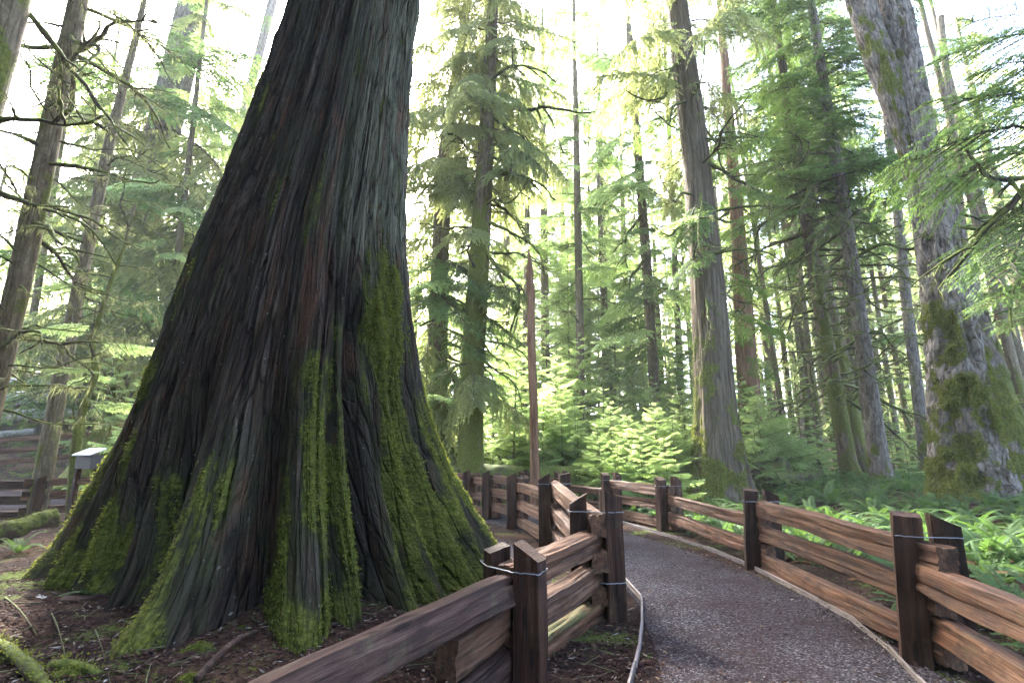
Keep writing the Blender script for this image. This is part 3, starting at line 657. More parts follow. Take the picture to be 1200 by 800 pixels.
    pk = cand[rs.randint(0, len(cand), 40000)]; B = V[pk[:, 0], pk[:, 1]] + rs.randn(len(pk), 3) * 0.012
    f = F_[pk[:, 0], pk[:, 1]]; N = np.stack([np.sin(f), -np.cos(f), 0 * f], -1)
    D = unit(N * 0.9 + rs.randn(len(pk), 3) * 0.55 - np.array([0, 0, 0.45])); S = unit(np.cross(D, rs.randn(len(pk), 3)))
    VV, FF, TT = leaflets(B, D, S, rs.uniform(0.012, 0.042, len(pk)), rs.uniform(0.007, 0.018, len(pk)), rs, np.clip(rs.rand(len(pk)) * 0.8 + 0.5 * (lump[pk[:, 0], pk[:, 1]] - 0.4), 0, 1))
    o = link('moss', mesh_np('trunk_moss', VV, FF, M_TUFT, False, {'tint': TT}), root); o['kind'] = 'stuff'
build_giant()

# ================================================================== THE OTHER TREES
def tree(label, px, y, mat, name='conifer_tree', cat='tree', H=26.0, rtop=0.07, nth=40, nrow=90, bark='fibre', amp=0.03, flare=0.25, flare_h=0.6, lobes=5,
         moss=0.35, moss_h=6.0, moss_az=-1.9, seed=0, group=None, zpow=1.0, k=1.0):
    W = [at_y(u, v, y) for u, v, ww in px]
    r = [0.5 * ww / FPX * (y / ray(u, v)[1]) * k * math.cos(math.atan2(ray(u, v)[0], ray(u, v)[1])) for u, v, ww in px]
    W = [np.array(p) for p in W]
    base = W[0] if W[0][2] < W[1][2] else W[1]
    d = (W[1] - W[0]) / max(1e-6, (W[1][2] - W[0][2])); g = g1(W[0][0], y)
    if W[0][2] > g: foot = W[0] - d * (W[0][2] - g); 
    else: foot = W[0].copy()
    g = g1(foot[0], y); foot[2] = g
    pts = [foot - d * 0.35]; rr = [r[0] * 1.05]
    if W[0][2] > g + 0.05: pts.append(foot); rr.append(r[0] * (1.0 + 0.02 * (W[0][2] - g)))
    for p, q in zip(W, r):
        if p[2] > g + 0.01: pts.append(p); rr.append(q)
    if H and pts[-1][2] < H - 1:
        q_ = pts[max(0, len(pts) - 3)]; e = (pts[-1] - q_) / (pts[-1][2] - q_[2]); h = H - pts[-1][2]
        pts.append(pts[-1] + e * h); rr.append(rtop)
    C = np.array(pts) - foot
    root = thing(name, label, cat, foot, group)
    link('trunk', trunk_mesh('trunk', C, rr, mat, nth, nrow, bark, amp, flare, flare_h, lobes, moss, moss_h, moss_az, seed, zpow), root)
    AX = (np.array(pts), np.array(rr))
    return root, AX
def on_axis(AX, z):
    P, R = AX; return np.array([np.interp(z, P[:, 2], P[:, 0]), np.interp(z, P[:, 2], P[:, 1]), z]), float(np.interp(z, P[:, 2], R))
def limbs(T, kinds, n, z0, z1, l0, l1, p0=-0.3, p1=0.2, az=None, seed=0, taper=0.0):
    root, AX = T; rng = random.Random(seed * 77 + n); a = rng.random() * 6.28
    for i in range(n):
        zz = z0 + (z1 - z0) * (i + rng.random()) / n; p, r = on_axis(AX, zz)
        a += 2.4 + rng.uniform(-0.5, 0.5); aa = a if az is None else rng.uniform(*az)
        l = rng.uniform(l0, l1) * (1 - taper * (i / n)); b = p + np.array([math.cos(aa), math.sin(aa), 0]) * r * 0.85
        add_branch(root, b, rng.choice(kinds), l, aa, rng.uniform(p0, p1), rng, rng.uniform(-0.25, 0.25))
def limb_px(T, u0, v0, y0, u1, v1, y1, kind, seed=0, roll=0.0):
    """a branch from one seen point to another (photo pixels and distance)"""
    a = at_y(u0, v0, y0); b = at_y(u1, v1, y1); d = b - a; l = np.linalg.norm(d)
    add_branch(T[0], a, kind, l, math.atan2(d[1], d[0]), math.asin(d[2] / l), random.Random(seed), roll)
def tufts(T, n, zmax, thr):
    tr = [c for c in T[0].children if c.name.startswith('trunk')][0]; me = tr.data; k = len(me.vertices); co = np.zeros(k * 3, np.float32); me.vertices.foreach_get('co', co); co = co.reshape(-1, 3)
    m = np.zeros(k, np.float32); me.attributes['moss'].data.foreach_get('value', m); nr = np.zeros(k * 3, np.float32); me.vertices.foreach_get('normal', nr); nr = nr.reshape(-1, 3)
    c = np.where((m > thr) & (co[:, 2] < zmax) & (co[:, 2] > 0))[0]; rs = np.random.RandomState(n); c = rs.choice(c, n); B = co[c] + rs.randn(n, 3) * .02; D = unit(nr[c] + rs.randn(n, 3) * .6 - np.array([0, 0, .35]))
    V, F, TT = leaflets(B, D, unit(np.cross(D, rs.randn(n, 3))), rs.uniform(.03, .08, n), rs.uniform(.015, .03, n), rs, rs.rand(n)); link('moss', mesh_np('trunk_moss', V, F, M_TUFT, False, {'tint': TT}), T[0])['kind'] = 'stuff'
DEAD = ['flat', 'flat', 'droop', 'twig']; HEM = ['hemlock']; CED = ['cedar']

ORD = ['first', 'second', 'third', 'fourth', 'fifth', 'sixth', 'seventh', 'eighth', 'ninth', 'tenth', 'eleventh', 'twelfth', 'thirteenth', 'fourteenth', 'fifteenth', 'sixteenth', 'seventeenth', 'eighteenth', 'nineteenth', 'twentieth']
ZONES = [(-999, 627, 'left of the reddish pole'), (627, 768, 'between the reddish pole and the slim brown trunk'), (768, 846, 'between the slim brown trunk and the grey cedar'), (846, 1990, 'right of the grey cedar')]
def zone_labels(us, what):
    out = {}
    for a, b, z in ZONES:
        k = [i for i, u in us if a <= u < b]; k.sort(key=lambda i: dict(us)[i])
        for n, i in enumerate(k): out[i] = '%s, %s from left, %s' % (what, ORD[min(n, 19)], z)
    return out
def zone_labels_(L): return zone_labels([(i, q[0]) for i, q in enumerate(L)], 'slender pale trunk')
# --- left side
T = tree('thick mossy trunk leaning in across the top left corner', [(-105, 520, 76), (-30, 140, 66), (10, 0, 60)], 5.2, M_YOUNG, H=20, moss=0.62, moss_h=12, moss_az=0.0, seed=1, nth=56, nrow=140, bark='smooth', amp=0.02)
limbs(T, DEAD, 10, 4.5, 12, 1.2, 2.4, az=(-0.6, 2.2), seed=1); limbs(T, HEM, 8, 11, 19, 1.5, 3, seed=2, taper=.3)
T = tree('dark leaning trunk with stubby mossy limbs near the left edge', [(-18, 500, 36), (5, 405, 34), (25, 320, 33), (60, 150, 30), (92, 0, 26)], 8.0, M_YOUNG, H=22, moss=0.40, moss_h=14, moss_az=2.6, seed=2, nth=48, nrow=160, bark='smooth', amp=0.025)
limbs(T, ['twig', 'flat', 'droop', 'twig'], 60, 2.2, 10.5, 0.7, 2.6, -.35, .25, seed=3); limbs(T, HEM, 12, 11, 21, 1.5, 3, seed=4, taper=.4)
limb_px(T, 30, 240, 7.9, 2, 185, 7.5, 'curl', 1); limb_px(T, 62, 140, 8, 150, 10, 7.6, 'up', 2); limb_px(T, 92, 60, 8, 205, -10, 7.6, 'droop', 3)
limb_px(T, 68, 130, 7.9, 98, 100, 7.6, 'curl', 4); limb_px(T, 20, 225, 7.9, -30, 150, 7.4, 'flat', 5); limb_px(T, 25, 300, 7.9, -40, 235, 7.5, 'flat', 6)
T = tree('slim dark trunk with many thin bare twigs behind the left fence', [(50, 560, 25), (72, 440, 22), (95, 325, 18), (130, 160, 14), (160, 40, 9)], 13.4, M_YOUNG, H=17, moss=0.42, moss_h=9, moss_az=2.8, seed=3, nth=32, nrow=140, bark='smooth', amp=0.015)
limbs(T, ['twig', 'twig', 'twig', 'flat'], 58, 3.0, 15, 1.0, 2.8, -.25, .3, seed=5, taper=.35)
limb_px(T, 122, 200, 13.4, 150, 150, 13, 'curl', 7); limb_px(T, 90, 330, 13.4, 72, 300, 13, 'curl', 8)
T = tree('crooked mossy sapling that forks low beside the white panel', [(86, 560, 13), (88, 530, 13), (92, 500, 12), (100, 470, 10), (112, 440, 8), (108, 400, 7), (120, 360, 7), (133, 320, 6), (146, 290, 5), (158, 240, 4)], 12.4, M_YOUNG, name='crooked_sapling', H=9, rtop=0.02, moss=0.75, moss_h=14, moss_az=None, seed=4, nth=20, nrow=90, bark='smooth', amp=0.02, flare=.1)
limbs(T, ['twig', 'curl', 'flat'], 16, 2.4, 8.5, 0.6, 1.9, -.3, .4, seed=6); limb_px(T, 93, 502, 12.4, 82, 452, 12.2, 'up', 9); limb_px(T, 118, 375, 12.4, 168, 385, 12, 'droop', 10)
limbs(T, ['young'], 5, 2.6, 5, 1, 1.6, -.3, .1, seed=7)
T = tree('massive pale trunk fading in bright haze on the left', [(112, 520, 66), (122, 470, 54), (135, 400, 50), (165, 260, 46), (200, 120, 42), (228, 0, 38)], 27, M_FIR, H=36, rtop=0.5, moss=0.34, moss_h=8, seed=5, nth=72, nrow=150, bark='furrow', amp=0.09, flare=.35, flare_h=1.0)
limbs(T, ['cedar', 'hemlock', 'cedar'], 58, 4.5, 25, 3.5, 6.5, -.5, .0, seed=8); limbs(T, ['cedar', 'hemlock'], 14, 24, 34, 3, 5, seed=9, taper=.3)
for i, (u0, v0, u1, v1) in enumerate([(205, 120, 290, 160), (195, 150, 285, 215), (180, 210, 262, 262), (175, 230, 250, 300), (205, 90, 320, 70), (170, 250, 235, 330), (160, 300, 215, 375), (150, 330, 200, 400)]):
    limb_px(T, u0, v0, 26.4, u1, v1, 23.0, 'cedar' if i % 2 else 'hemlock', 20 + i)
T = tree('thin pale pole of a trunk seen through glare left of the giant', [(262, 230, 9), (270, 190, 10), (320, 0, 12)], 38, M_FIR, H=44, rtop=0.1, moss=0.1, seed=6, nth=20, nrow=60, bark='smooth')
limbs(T, HEM, 16, 18, 40, 2.5, 5, seed=10)

# --- middle
T = tree('dark bent trunk hung with cedar foliage just right of the giant', [(513, 555, 28), (512, 430, 24), (516, 300, 20), (521, 190, 18), (533, 100, 13), (548, 0, 9)], 19, M_YOUNG, H=27, moss=0.62, moss_h=9, moss_az=-1.0, seed=7, nth=40, nrow=130)
limbs(T, CED, 38, 12.8, 23, 2.8, 4.6, -.7, -.1, seed=11, taper=.3); limbs(T, ['droop', 'flat', 'hemlock', 'cedar', 'young'], 44, 2.2, 12.5, 1.5, 3.6, -.5, .1, seed=12)
for i, (u0, v0, u1, v1) in enumerate([(512, 300, 592, 352), (510, 340, 598, 398), (505, 380, 575, 410), (500, 300, 570, 330), (512, 420, 570, 450), (490, 330, 560, 372)]):
    limb_px(T, u0, v0, 18.8, u1, v1, 15.8, 'fine', 40 + i)
for i, (u0, v0, u1, v1) in enumerate([(505, 450, 560, 500), (500, 470, 555, 520), (505, 400, 470, 440), (495, 350, 470, 330), (500, 410, 545, 465), (505, 250, 475, 215), (505, 480, 540, 540)]):
    limb_px(T, u0, v0, 18.9, u1, v1, 16.5, 'droop' if i % 2 else 'cedar', 50 + i)
T = tree('straight mossy trunk with bare dead limbs reaching to its right', [(551, 556, 30), (553, 450, 27), (560, 330, 24), (568, 200, 20), (575, 60, 14)], 17, M_YOUNG, H=26, moss=0.72, moss_h=15, moss_az=-2.2, seed=8, nth=56, nrow=160, flare=.5, flare_h=.55)
limbs(T, CED, 38, 12.0, 23, 2.4, 4.0, -.7, -.1, seed=13, taper=.3); limbs(T, ['droop', 'flat', 'twig', 'cedar'], 36, 3.5, 12.5, 1.0, 2.8, -.4, .2, seed=14)
for i, (u0, v0, u1, v1, k) in enumerate([(578, 115, 698, 143, 'flat'), (575, 133, 652, 152, 'droop'), (573, 182, 628, 200, 'flat'), (572, 208, 678, 220, 'flat'), (570, 235, 640, 280, 'twig'), (570, 262, 655, 305, 'droop'), (566, 285, 655, 350, 'droop'),
                                         (575, 95, 675, 82, 'flat'), (572, 150, 628, 190, 'twig'), (568, 240, 640, 236, 'curl'), (566, 320, 612, 312, 'flat'), (566, 335, 596, 332, 'flat'), (562, 400, 590, 424, 'flat'), (575, 60, 655, 40, 'twig')]):
    limb_px(T, u0, v0, 16.9, u1, v1, 15.6, k, 70 + i)
T = tree('broad pale trunk washed out by haze in the middle distance', [(598, 520, 26), (602, 400, 26), (607, 260, 22), (614, 150, 17), (619, 60, 12)], 42, M_FIR, H=40, rtop=.2, moss=0.15, seed=9, nth=40, nrow=90, bark='furrow', amp=.06)
limbs(T, ['hemlock', 'cedar'], 26, 14, 38, 3, 6, -.5, .1, seed=15)
T = tree('stripped reddish brown pole of a dead trunk behind the fence', [(627.5, 565, 12.5), (626.5, 530, 10.2), (624.8, 450, 9.6), (622.6, 400, 9.2), (622.8, 350, 8.6), (620.8, 320, 7.6), (620.5, 306, 4.8), (619.6, 292, 1.5)], 15.5, M_REDW, name='dead_pole', H=None, moss=0.0, seed=10, nth=32, nrow=160, bark='fibre', amp=.05, flare=.12, flare_h=.3)
limb_px(T, 622, 300, 15.5, 648, 318, 15.1, 'droop', 90)
T = tree('slim brown trunk standing above the bright young hemlocks', [(771, 500, 13), (768, 470, 13), (757, 300, 12), (748, 180, 10), (738, 50, 8)], 25, M_YOUNG, H=30, moss=0.12, seed=11, nth=28, nrow=90, bark='smooth')
limbs(T, ['hemlock', 'twig', 'young', 'young'], 50, 6, 29, 2.4, 4.6, -.5, .05, seed=16, taper=.3)
for i, (u0, v0, u1, v1) in enumerate([(752, 250, 715, 300), (757, 300, 722, 350), (750, 200, 690, 235), (745, 150, 690, 185), (752, 215, 800, 255), (758, 320, 800, 350), (742, 100, 700, 120)]):
    limb_px(T, u0, v0, 25, u1, v1, 23, 'droop' if i < 2 else 'young', 100 + i)
# --- right
T = tree('tall grey cedar with a fluted foot beside the bend of the path', [(847, 588, 60), (845, 565, 54), (840, 500, 47), (838, 470, 45), (829, 330, 39), (815, 180, 32), (800, 60, 27), (793, 0, 24)], 16.3, M_CEDAR, H=27, rtop=.15, moss=0.30, moss_h=7, moss_az=-2.9, seed=12, nth=180, nrow=360, flare=.42, flare_h=1.7, lobes=8, amp=.075)
tufts(T, 7000, 2.2, .5)
limbs(T, ['hemlock', 'flat', 'curl', 'twig'], 26, 6, 15, 1.0, 3.2, -.5, .1, seed=17); limbs(T, CED, 26, 14, 26, 2.5, 4.5, -.6, 0, seed=18, taper=.3)
for i, (u0, v0, u1, v1, k) in enumerate([(822, 215, 818, 300, 'droop'), (805, 120, 780, 165, 'curl'), (808, 60, 775, 130, 'curl'), (825, 230, 795, 290, 'hemlock'), (830, 300, 935, 292, 'flat'), (832, 340, 900, 352, 'flat'), (826, 185, 960, 235, 'droop'),
                                         (820, 160, 900, 165, 'flat'), (826, 290, 790, 330, 'hemlock'), (828, 330, 800, 400, 'droop'), (822, 250, 770, 270, 'young')]):
    limb_px(T, u0, v0, 16, u1, v1, 14.9, k, 120 + i)
T = tree('broken red brown trunk with a torn face behind the grey cedar', [(880, 520, 28), (877, 450, 26), (872, 380, 24), (866, 280, 17), (858, 180, 13), (850, 90, 10)], 23, M_REDW, H=30, moss=0.22, moss_h=14, seed=13, nth=44, nrow=160, amp=.08)
limbs(T, ['flat', 'droop', 'twig', 'hemlock'], 30, 6, 20, 2, 4, -.4, .1, seed=19); limbs(T, HEM, 12, 18, 28, 2, 4, seed=20, taper=.3)
T = tree('greenish trunk left of the grey one, bare limbs on both sides', [(1002, 565, 24), (994, 542, 22), (968, 400, 19), (945, 261, 15), (928, 150, 12), (905, 0, 9)], 19, M_YOUNG, H=26, moss=0.42, moss_h=12, seed=14, nth=36, nrow=120, bark='smooth', flare=.35)
limbs(T, ['flat', 'droop', 'twig', 'curl'], 54, 3.5, 13, 1.4, 3.6, -.4, .25, seed=21); limbs(T, HEM, 46, 10.5, 23, 2.4, 4.2, -.45, .1, seed=22, taper=.35)
T = tree('second greenish trunk close behind, thinner and darker', [(1022, 560, 20), (1012, 542, 18), (990, 430, 16), (969, 336, 14), (950, 230, 12), (925, 60, 9)], 24, M_YOUNG, H=28, moss=0.35, moss_h=10, seed=15, nth=28, nrow=90, bark='smooth')
limbs(T, ['flat', 'twig', 'droop'], 30, 4, 15, 1.6, 3.6, -.4, .2, seed=23); limbs(T, HEM, 14, 15, 25, 2, 4, seed=24, taper=.3)
T = tree('smooth grey trunk rising from the ferns with moss on its foot', [(1034, 560, 27), (1030, 540, 25), (1012, 411, 21), (990, 250, 16), (975, 160, 14), (950, 0, 10)], 17.5, M_FIR, H=25, moss=0.30, moss_h=3.2, moss_az=-2.6, seed=16, nth=48, nrow=150, bark='fibre', amp=.03, flare=.35, flare_h=.5)
limbs(T, ['flat', 'droop', 'curl', 'twig'], 50, 3.5, 12.5, 1.2, 3.4, -.4, .2, seed=25); limbs(T, HEM, 50, 10.2, 22, 2.4, 4.2, -.45, .1, seed=26, taper=.35)
for i, (u0, v0, u1, v1, k) in enumerate([(1012, 300, 1000, 345, 'curl'), (1010, 390, 1075, 392, 'flat'), (1014, 405, 1078, 424, 'droop'), (1020, 425, 1070, 430, 'flat'), (1000, 300, 1068, 318, 'flat'), (980, 210, 900, 250, 'droop'), (985, 240, 920, 330, 'droop'), (975, 180, 890, 190, 'flat')]):
    limb_px(T, u0, v0, 17.4, u1, v1, 16.2, k, 140 + i)
T = tree('purplish grey trunk standing right behind the fork of ferns', [(1086, 545, 18), (1084, 531, 17), (1073, 440, 15), (1061, 344, 14), (1052, 250, 12), (1030, 60, 9)], 24, M_FIR, H=28, moss=0.12, seed=17, nth=32, nrow=100, bark='fibre')
limbs(T, ['flat', 'twig', 'hemlock', 'droop'], 34, 5, 18, 1.6, 3.6, seed=27); limbs(T, HEM, 12, 16, 26, 2, 4, seed=28, taper=.3)
# the old forked fir
T = tree('huge old fir with deeply furrowed bark, forked high, thick moss on its foot', [(1140, 592, 104), (1137, 565, 96), (1134, 542, 88), (1124, 470, 74), (1116, 400, 63), (1106, 344, 53), (1094, 262, 46), (1085, 220, 45), (1067, 112, 40), (1046, 0, 37)], 13.0, M_FIR,
         H=27, rtop=.25, moss=0.40, moss_h=6, moss_az=-2.6, seed=18, nth=300, nrow=640, zpow=1.25, bark='furrow', amp=.19, flare=.16, flare_h=.5, lobes=7)
FIR = T
tufts(T, 15000, 4.6, .47)
C = np.array([at_y(u, v, 13.05) for u, v in [(1082, 250), (1062, 165), (1044, 105), (1030, 70), (1008, 0), (990, -70)]]); q = np.array([13.0 / ray(1030, 60)[1] * ww / FPX / 2 for ww in (10, 20, 26, 28, 27, 24)])
link('fork_stem', trunk_mesh('fork_stem', C - np.array(T[0].location), q, M_FIR, 90, 120, 'furrow', .08, 0, 1, 5, 0.25, 30, -2.6, 19), T[0])
limbs(T, HEM, 7, 16, 26, 2, 3.4, seed=29); limbs(T, ['flat', 'droop'], 4, 6, 11, 1, 2, seed=30)
T = tree('mossy leaning trunk half hidden behind the huge fir', [(1192, 560, 62), (1182, 520, 54), (1160, 440, 44), (1140, 370, 36), (1118, 280, 28)], 15.2, M_FIR, H=16, rtop=.12, moss=0.72, moss_h=8, moss_az=0.2, seed=20, nth=120, nrow=200, bark='furrow', amp=.08)
limbs(T, ['droop', 'hemlock', 'flat'], 8, 5, 13, 1.5, 3, az=(-1.6, 1.0), seed=31)
T = tree('hemlock outside the right edge whose long boughs hang into the view', [(1330, 560, 50), (1290, 300, 42), (1245, 100, 36), (1225, 0, 32)], 9.5, M_YOUNG, H=20, moss=0.5, moss_h=12, seed=21, nth=40, nrow=120, bark='smooth')
for i, (u0, v0, y0, u1, v1, y1, k) in enumerate([(1260, 140, 9.5, 1035, 165, 8.8, 'fine'), (1255, 120, 9.5, 1060, 130, 9.6, 'fine'), (1260, 170, 9.5, 1075, 195, 8.4, 'fine'), (1265, 180, 9.4, 1060, 215, 8.9, 'droop'), (1265, 200, 9.4, 1090, 240, 8.7, 'flat'),
      (1270, 200, 9.4, 1110, 330, 8.2, 'fine'), (1280, 300, 9.4, 1120, 300, 8.6, 'droop'), (1280, 320, 9.4, 1130, 345, 8.8, 'fine'), (1290, 420, 9.4, 1150, 438, 8.6, 'droop'), (1285, 440, 9.4, 1160, 460, 9, 'flat'),
      (1250, 80, 9.5, 1110, 90, 8.8, 'fine'), (1240, 40, 9.5, 1080, 60, 9.2, 'fine'), (1262, 250, 9.4, 1140, 262, 8.8, 'flat'), (1280, 360, 9.4, 1170, 372, 8.8, 'fine'), (1250, 60, 9.5, 1165, 140, 9, 'droop'), (1275, 280, 9.5, 1180, 300, 8.5, 'fine'), (1245, 20, 9.5, 1120, 10, 9.5, 'fine')]):
    limb_px(T, u0, v0, y0, u1, v1, y1, k, 170 + i, roll=(-1) ** i * 0.2)
limbs(T, HEM, 9, 9, 19, 2.0, 3.2, -.5, .1, seed=32, taper=.3)
THIN = [(962, 535, 934, 287, 8, 27), (952, 530, 928, 347, 6, 31), (920, 505, 900, 374, 8, 30), (990, 500, 983, 317, 6, 34), (1054, 527, 1039, 430, 8, 30), (1069, 527, 1050, 422, 9, 33), (1189, 434, 1159, 317, 15, 21), (1165, 300, 1140, 200, 13, 26),
                                              (905, 520, 892, 340, 7, 38), (935, 540, 915, 380, 7, 36), (978, 540, 955, 380, 9, 33), (1046, 540, 1030, 440, 6, 40), (672, 440, 671, 340, 6, 40), (716, 470, 712, 330, 6, 44), (860, 500, 846, 330, 9, 37), (690, 500, 690, 380, 5, 36), (1120, 200, 1102, 20, 12, 24)]
SL2 = zone_labels_(THIN)
for i, (u0, v0, u1, v1, ww, yy) in enumerate(THIN):
    T = tree(SL2[i], [(u0, v0, ww), (u1, v1, ww * .85)], yy, M_YOUNG, H=25 + i % 4 * 2, moss=.25, moss_h=9, seed=40 + i, nth=16, nrow=50, bark='smooth', flare=.15,
             group='slender trunks in the hazy wood' if u0 > 850 else 'thin distant trunks')
    limbs(T, ['flat', 'twig', 'twig'], 12, 3.5, 14, 1.3, 2.8, seed=60 + i); limbs(T, HEM, 12, 12, 25, 1.8, 3.4, -.5, .05, seed=80 + i, taper=.3)

for i, (u0, v0, u1, v1, ww, yy, lab) in enumerate([(640, 520, 637, 200, 11, 30, 'tall lacy hemlock behind the reddish pole, its top lost in glare'), (682, 520, 676, 200, 11, 27, 'tall lacy hemlock left of the slim brown trunk'), (712, 520, 704, 200, 10, 34, 'thin lacy hemlock far behind the slim brown trunk'),
        (592, 520, 594, 200, 10, 36, 'lacy hemlock between the mossy trunk and the reddish pole'), (20, 480, 70, 180, 11, 29, 'lacy hemlock in glare at the left edge'), (72, 480, 118, 180, 11, 33, 'lacy hemlock in glare between the left trunks'), (188, 480, 222, 180, 10, 24, 'lacy hemlock just left of the giant, pale with light'),
        (160, 480, 196, 180, 10, 38, 'far lacy hemlock behind the massive pale trunk'), (800, 500, 786, 200, 9, 32, 'lacy hemlock left of the tall grey cedar'), (738, 500, 730, 250, 8, 42, 'far lacy hemlock in the central gap')]):
    T = tree(lab, [(u0, v0, ww), (u1, v1, ww * .75)], yy, M_YOUNG, H=36, rtop=.05, moss=.2, seed=300 + i, nth=16, nrow=50, bark='smooth', flare=.15)
    limbs(T, ['young', 'young', 'hemlock'], 40, 11, 33, 2.0, 4.0, -.5, .05, seed=320 + i, taper=.4); limbs(T, ['twig', 'droop'], 14, 4, 16, 1.5, 2.8, seed=340 + i)
# --- young hemlocks in the light
def sapling(i, u, y, vtop, label, group, spread=0.42, kinds=('young',), dens=1.0, z0=0.25):
    p = at_y(u, 533, y); g = g1(p[0], y); h = max(1.2, at_y(u, vtop, y)[2] - g); rng = random.Random(900 + i)
    foot = np.array([p[0], y, g]); root = thing('young_hemlock', label, 'sapling', foot, group)
    lean = np.array([rng.uniform(-.04, .04), rng.uniform(-.04, .04), 1]) * h
    P = np.linspace(0, 1, 8)[:, None] * lean; P[0, 2] -= 0.1; r = 0.005 + 0.0055 * h
    V, F = tube(P, np.linspace(r, 0.006, 8), 8); link('trunk', mesh_np('trunk', V, F, M_YOUNG, True, {'bk': V * 1.0, 'moss': np.full(len(V), .3)}), root)
    n = int((12 + h * 5.6) * dens); a = rng.random() * 6
    for k in range(n):
        s = z0 * 0.3 + (0.98 - z0 * 0.3) * (k + rng.random() * 0.7) / n; a += 2.4
        l = max(0.25, h * spread * (1 - s) ** 0.75 * rng.uniform(0.75, 1.2)); l = min(l, 2.6)
        add_branch(root, foot + lean * s, rng.choice(kinds), l, a + rng.uniform(-.4, .4), rng.uniform(-.15, .2) + 0.35 * s, rng, rng.uniform(-.2, .2))
g1_ = 'bright young hemlocks behind the fences'
BR = 'bright green young hemlock growing among others behind the far fence'
BU = 'low spreading hemlock bush glowing yellow green behind the far rails'
FA = 'taller young hemlock in pale haze behind the bright saplings'
SAPS = [(600, 19, 372, 0), (578, 21, 425, 0), (648, 21, 405, 0), (688, 24, 385, 0), (640, 27, 330, 2), (716, 19, 470, 1), (742, 17.5, 484, 1), (768, 18, 470, 1), (790, 17, 490, 1), (806, 19, 455, 1), (728, 22, 440, 0), (760, 24, 425, 0), (800, 25, 400, 0), (895, 18.5, 455, 1), (880, 20.5, 440, 1),
                                    (912, 20, 480, 1), (668, 31, 265, 2), (702, 33, 310, 2), (722, 29, 330, 2), (786, 32, 335, 2), (815, 30, 360, 2), (620, 33, 300, 2), (580, 31, 330, 2), (650, 38, 240, 2), (690, 40, 220, 2), (930, 23, 490, 0), (1062, 22, 500, 0), (700, 18, 500, 1), (660, 18.5, 480, 0), (625, 18, 470, 0), (560, 24, 440, 0), (540, 27, 380, 2),
                                    (940, 30, 400, 2), (1010, 32, 420, 2), (1100, 30, 400, 2), (1150, 22, 470, 0), (1195, 24, 440, 0), (590, 26, 390, 0), (612, 23, 415, 0), (634, 20, 455, 1), (660, 23, 430, 0), (676, 20, 470, 0), (705, 21, 450, 0), (745, 28, 390, 0), (775, 22, 440, 0), (822, 21, 440, 0), (870, 24, 420, 0), (905, 25, 430, 0), (925, 21, 500, 1), (960, 24, 480, 0), (985, 27, 450, 0), (1045, 26, 460, 0), (570, 18.5, 505, 1), (755, 36, 300, 2), (840, 36, 330, 2), (600, 40, 260, 2), (880, 33, 370, 2), (530, 23, 470, 0), (505, 26, 430, 0), (1110, 20, 505, 1), (1070, 34, 420, 2), (585, 19.5, 515, 1), (655, 19.6, 505, 1), (700, 16.3, 512, 1), (722, 16, 515, 1), (752, 15.6, 508, 1), (782, 15.2, 512, 1), (808, 17.5, 500, 1), (735, 19.5, 490, 1), (770, 20.5, 480, 1), (885, 17, 500, 1), (950, 21, 515, 1), (676, 19.2, 495, 1), (620, 19.4, 500, 1)]
SLAB = {}
for kd_, what in ((0, 'bright green young hemlock'), (1, 'low spreading hemlock bush'), (2, 'taller hazy young hemlock')): SLAB.update(zone_labels([(i, q[0] + .001 * i) for i, q in enumerate(SAPS) if q[3] == kd_], what))
for i, (u, y, vt, kd) in enumerate(SAPS):
    sapling(i, u, y, vt, SLAB[i], ('bright young hemlocks', 'low hemlock bushes', 'hazy taller hemlocks')[kd], spread=(0.36, 0.62, 0.26)[kd], dens=(1.0, 1.3, .8)[kd])
for i, (u, y, vt) in enumerate([(5, 36, 330), (35, 39, 370), (75, 37, 350), (150, 24, 430), (185, 22, 380), (215, 26, 350), (110, 30, 380), (240, 28, 330), (20, 32, 350), (60, 34, 330), (165, 33, 330), (200, 36, 300), (150, 17.5, 440), (192, 18, 410), (112, 21, 400), (222, 20, 380)]):
    sapling(60 + i, u, y, vt, 'pale young hemlock in glare beyond the left clearing', 'pale hemlocks on the left', spread=.34, dens=.8)

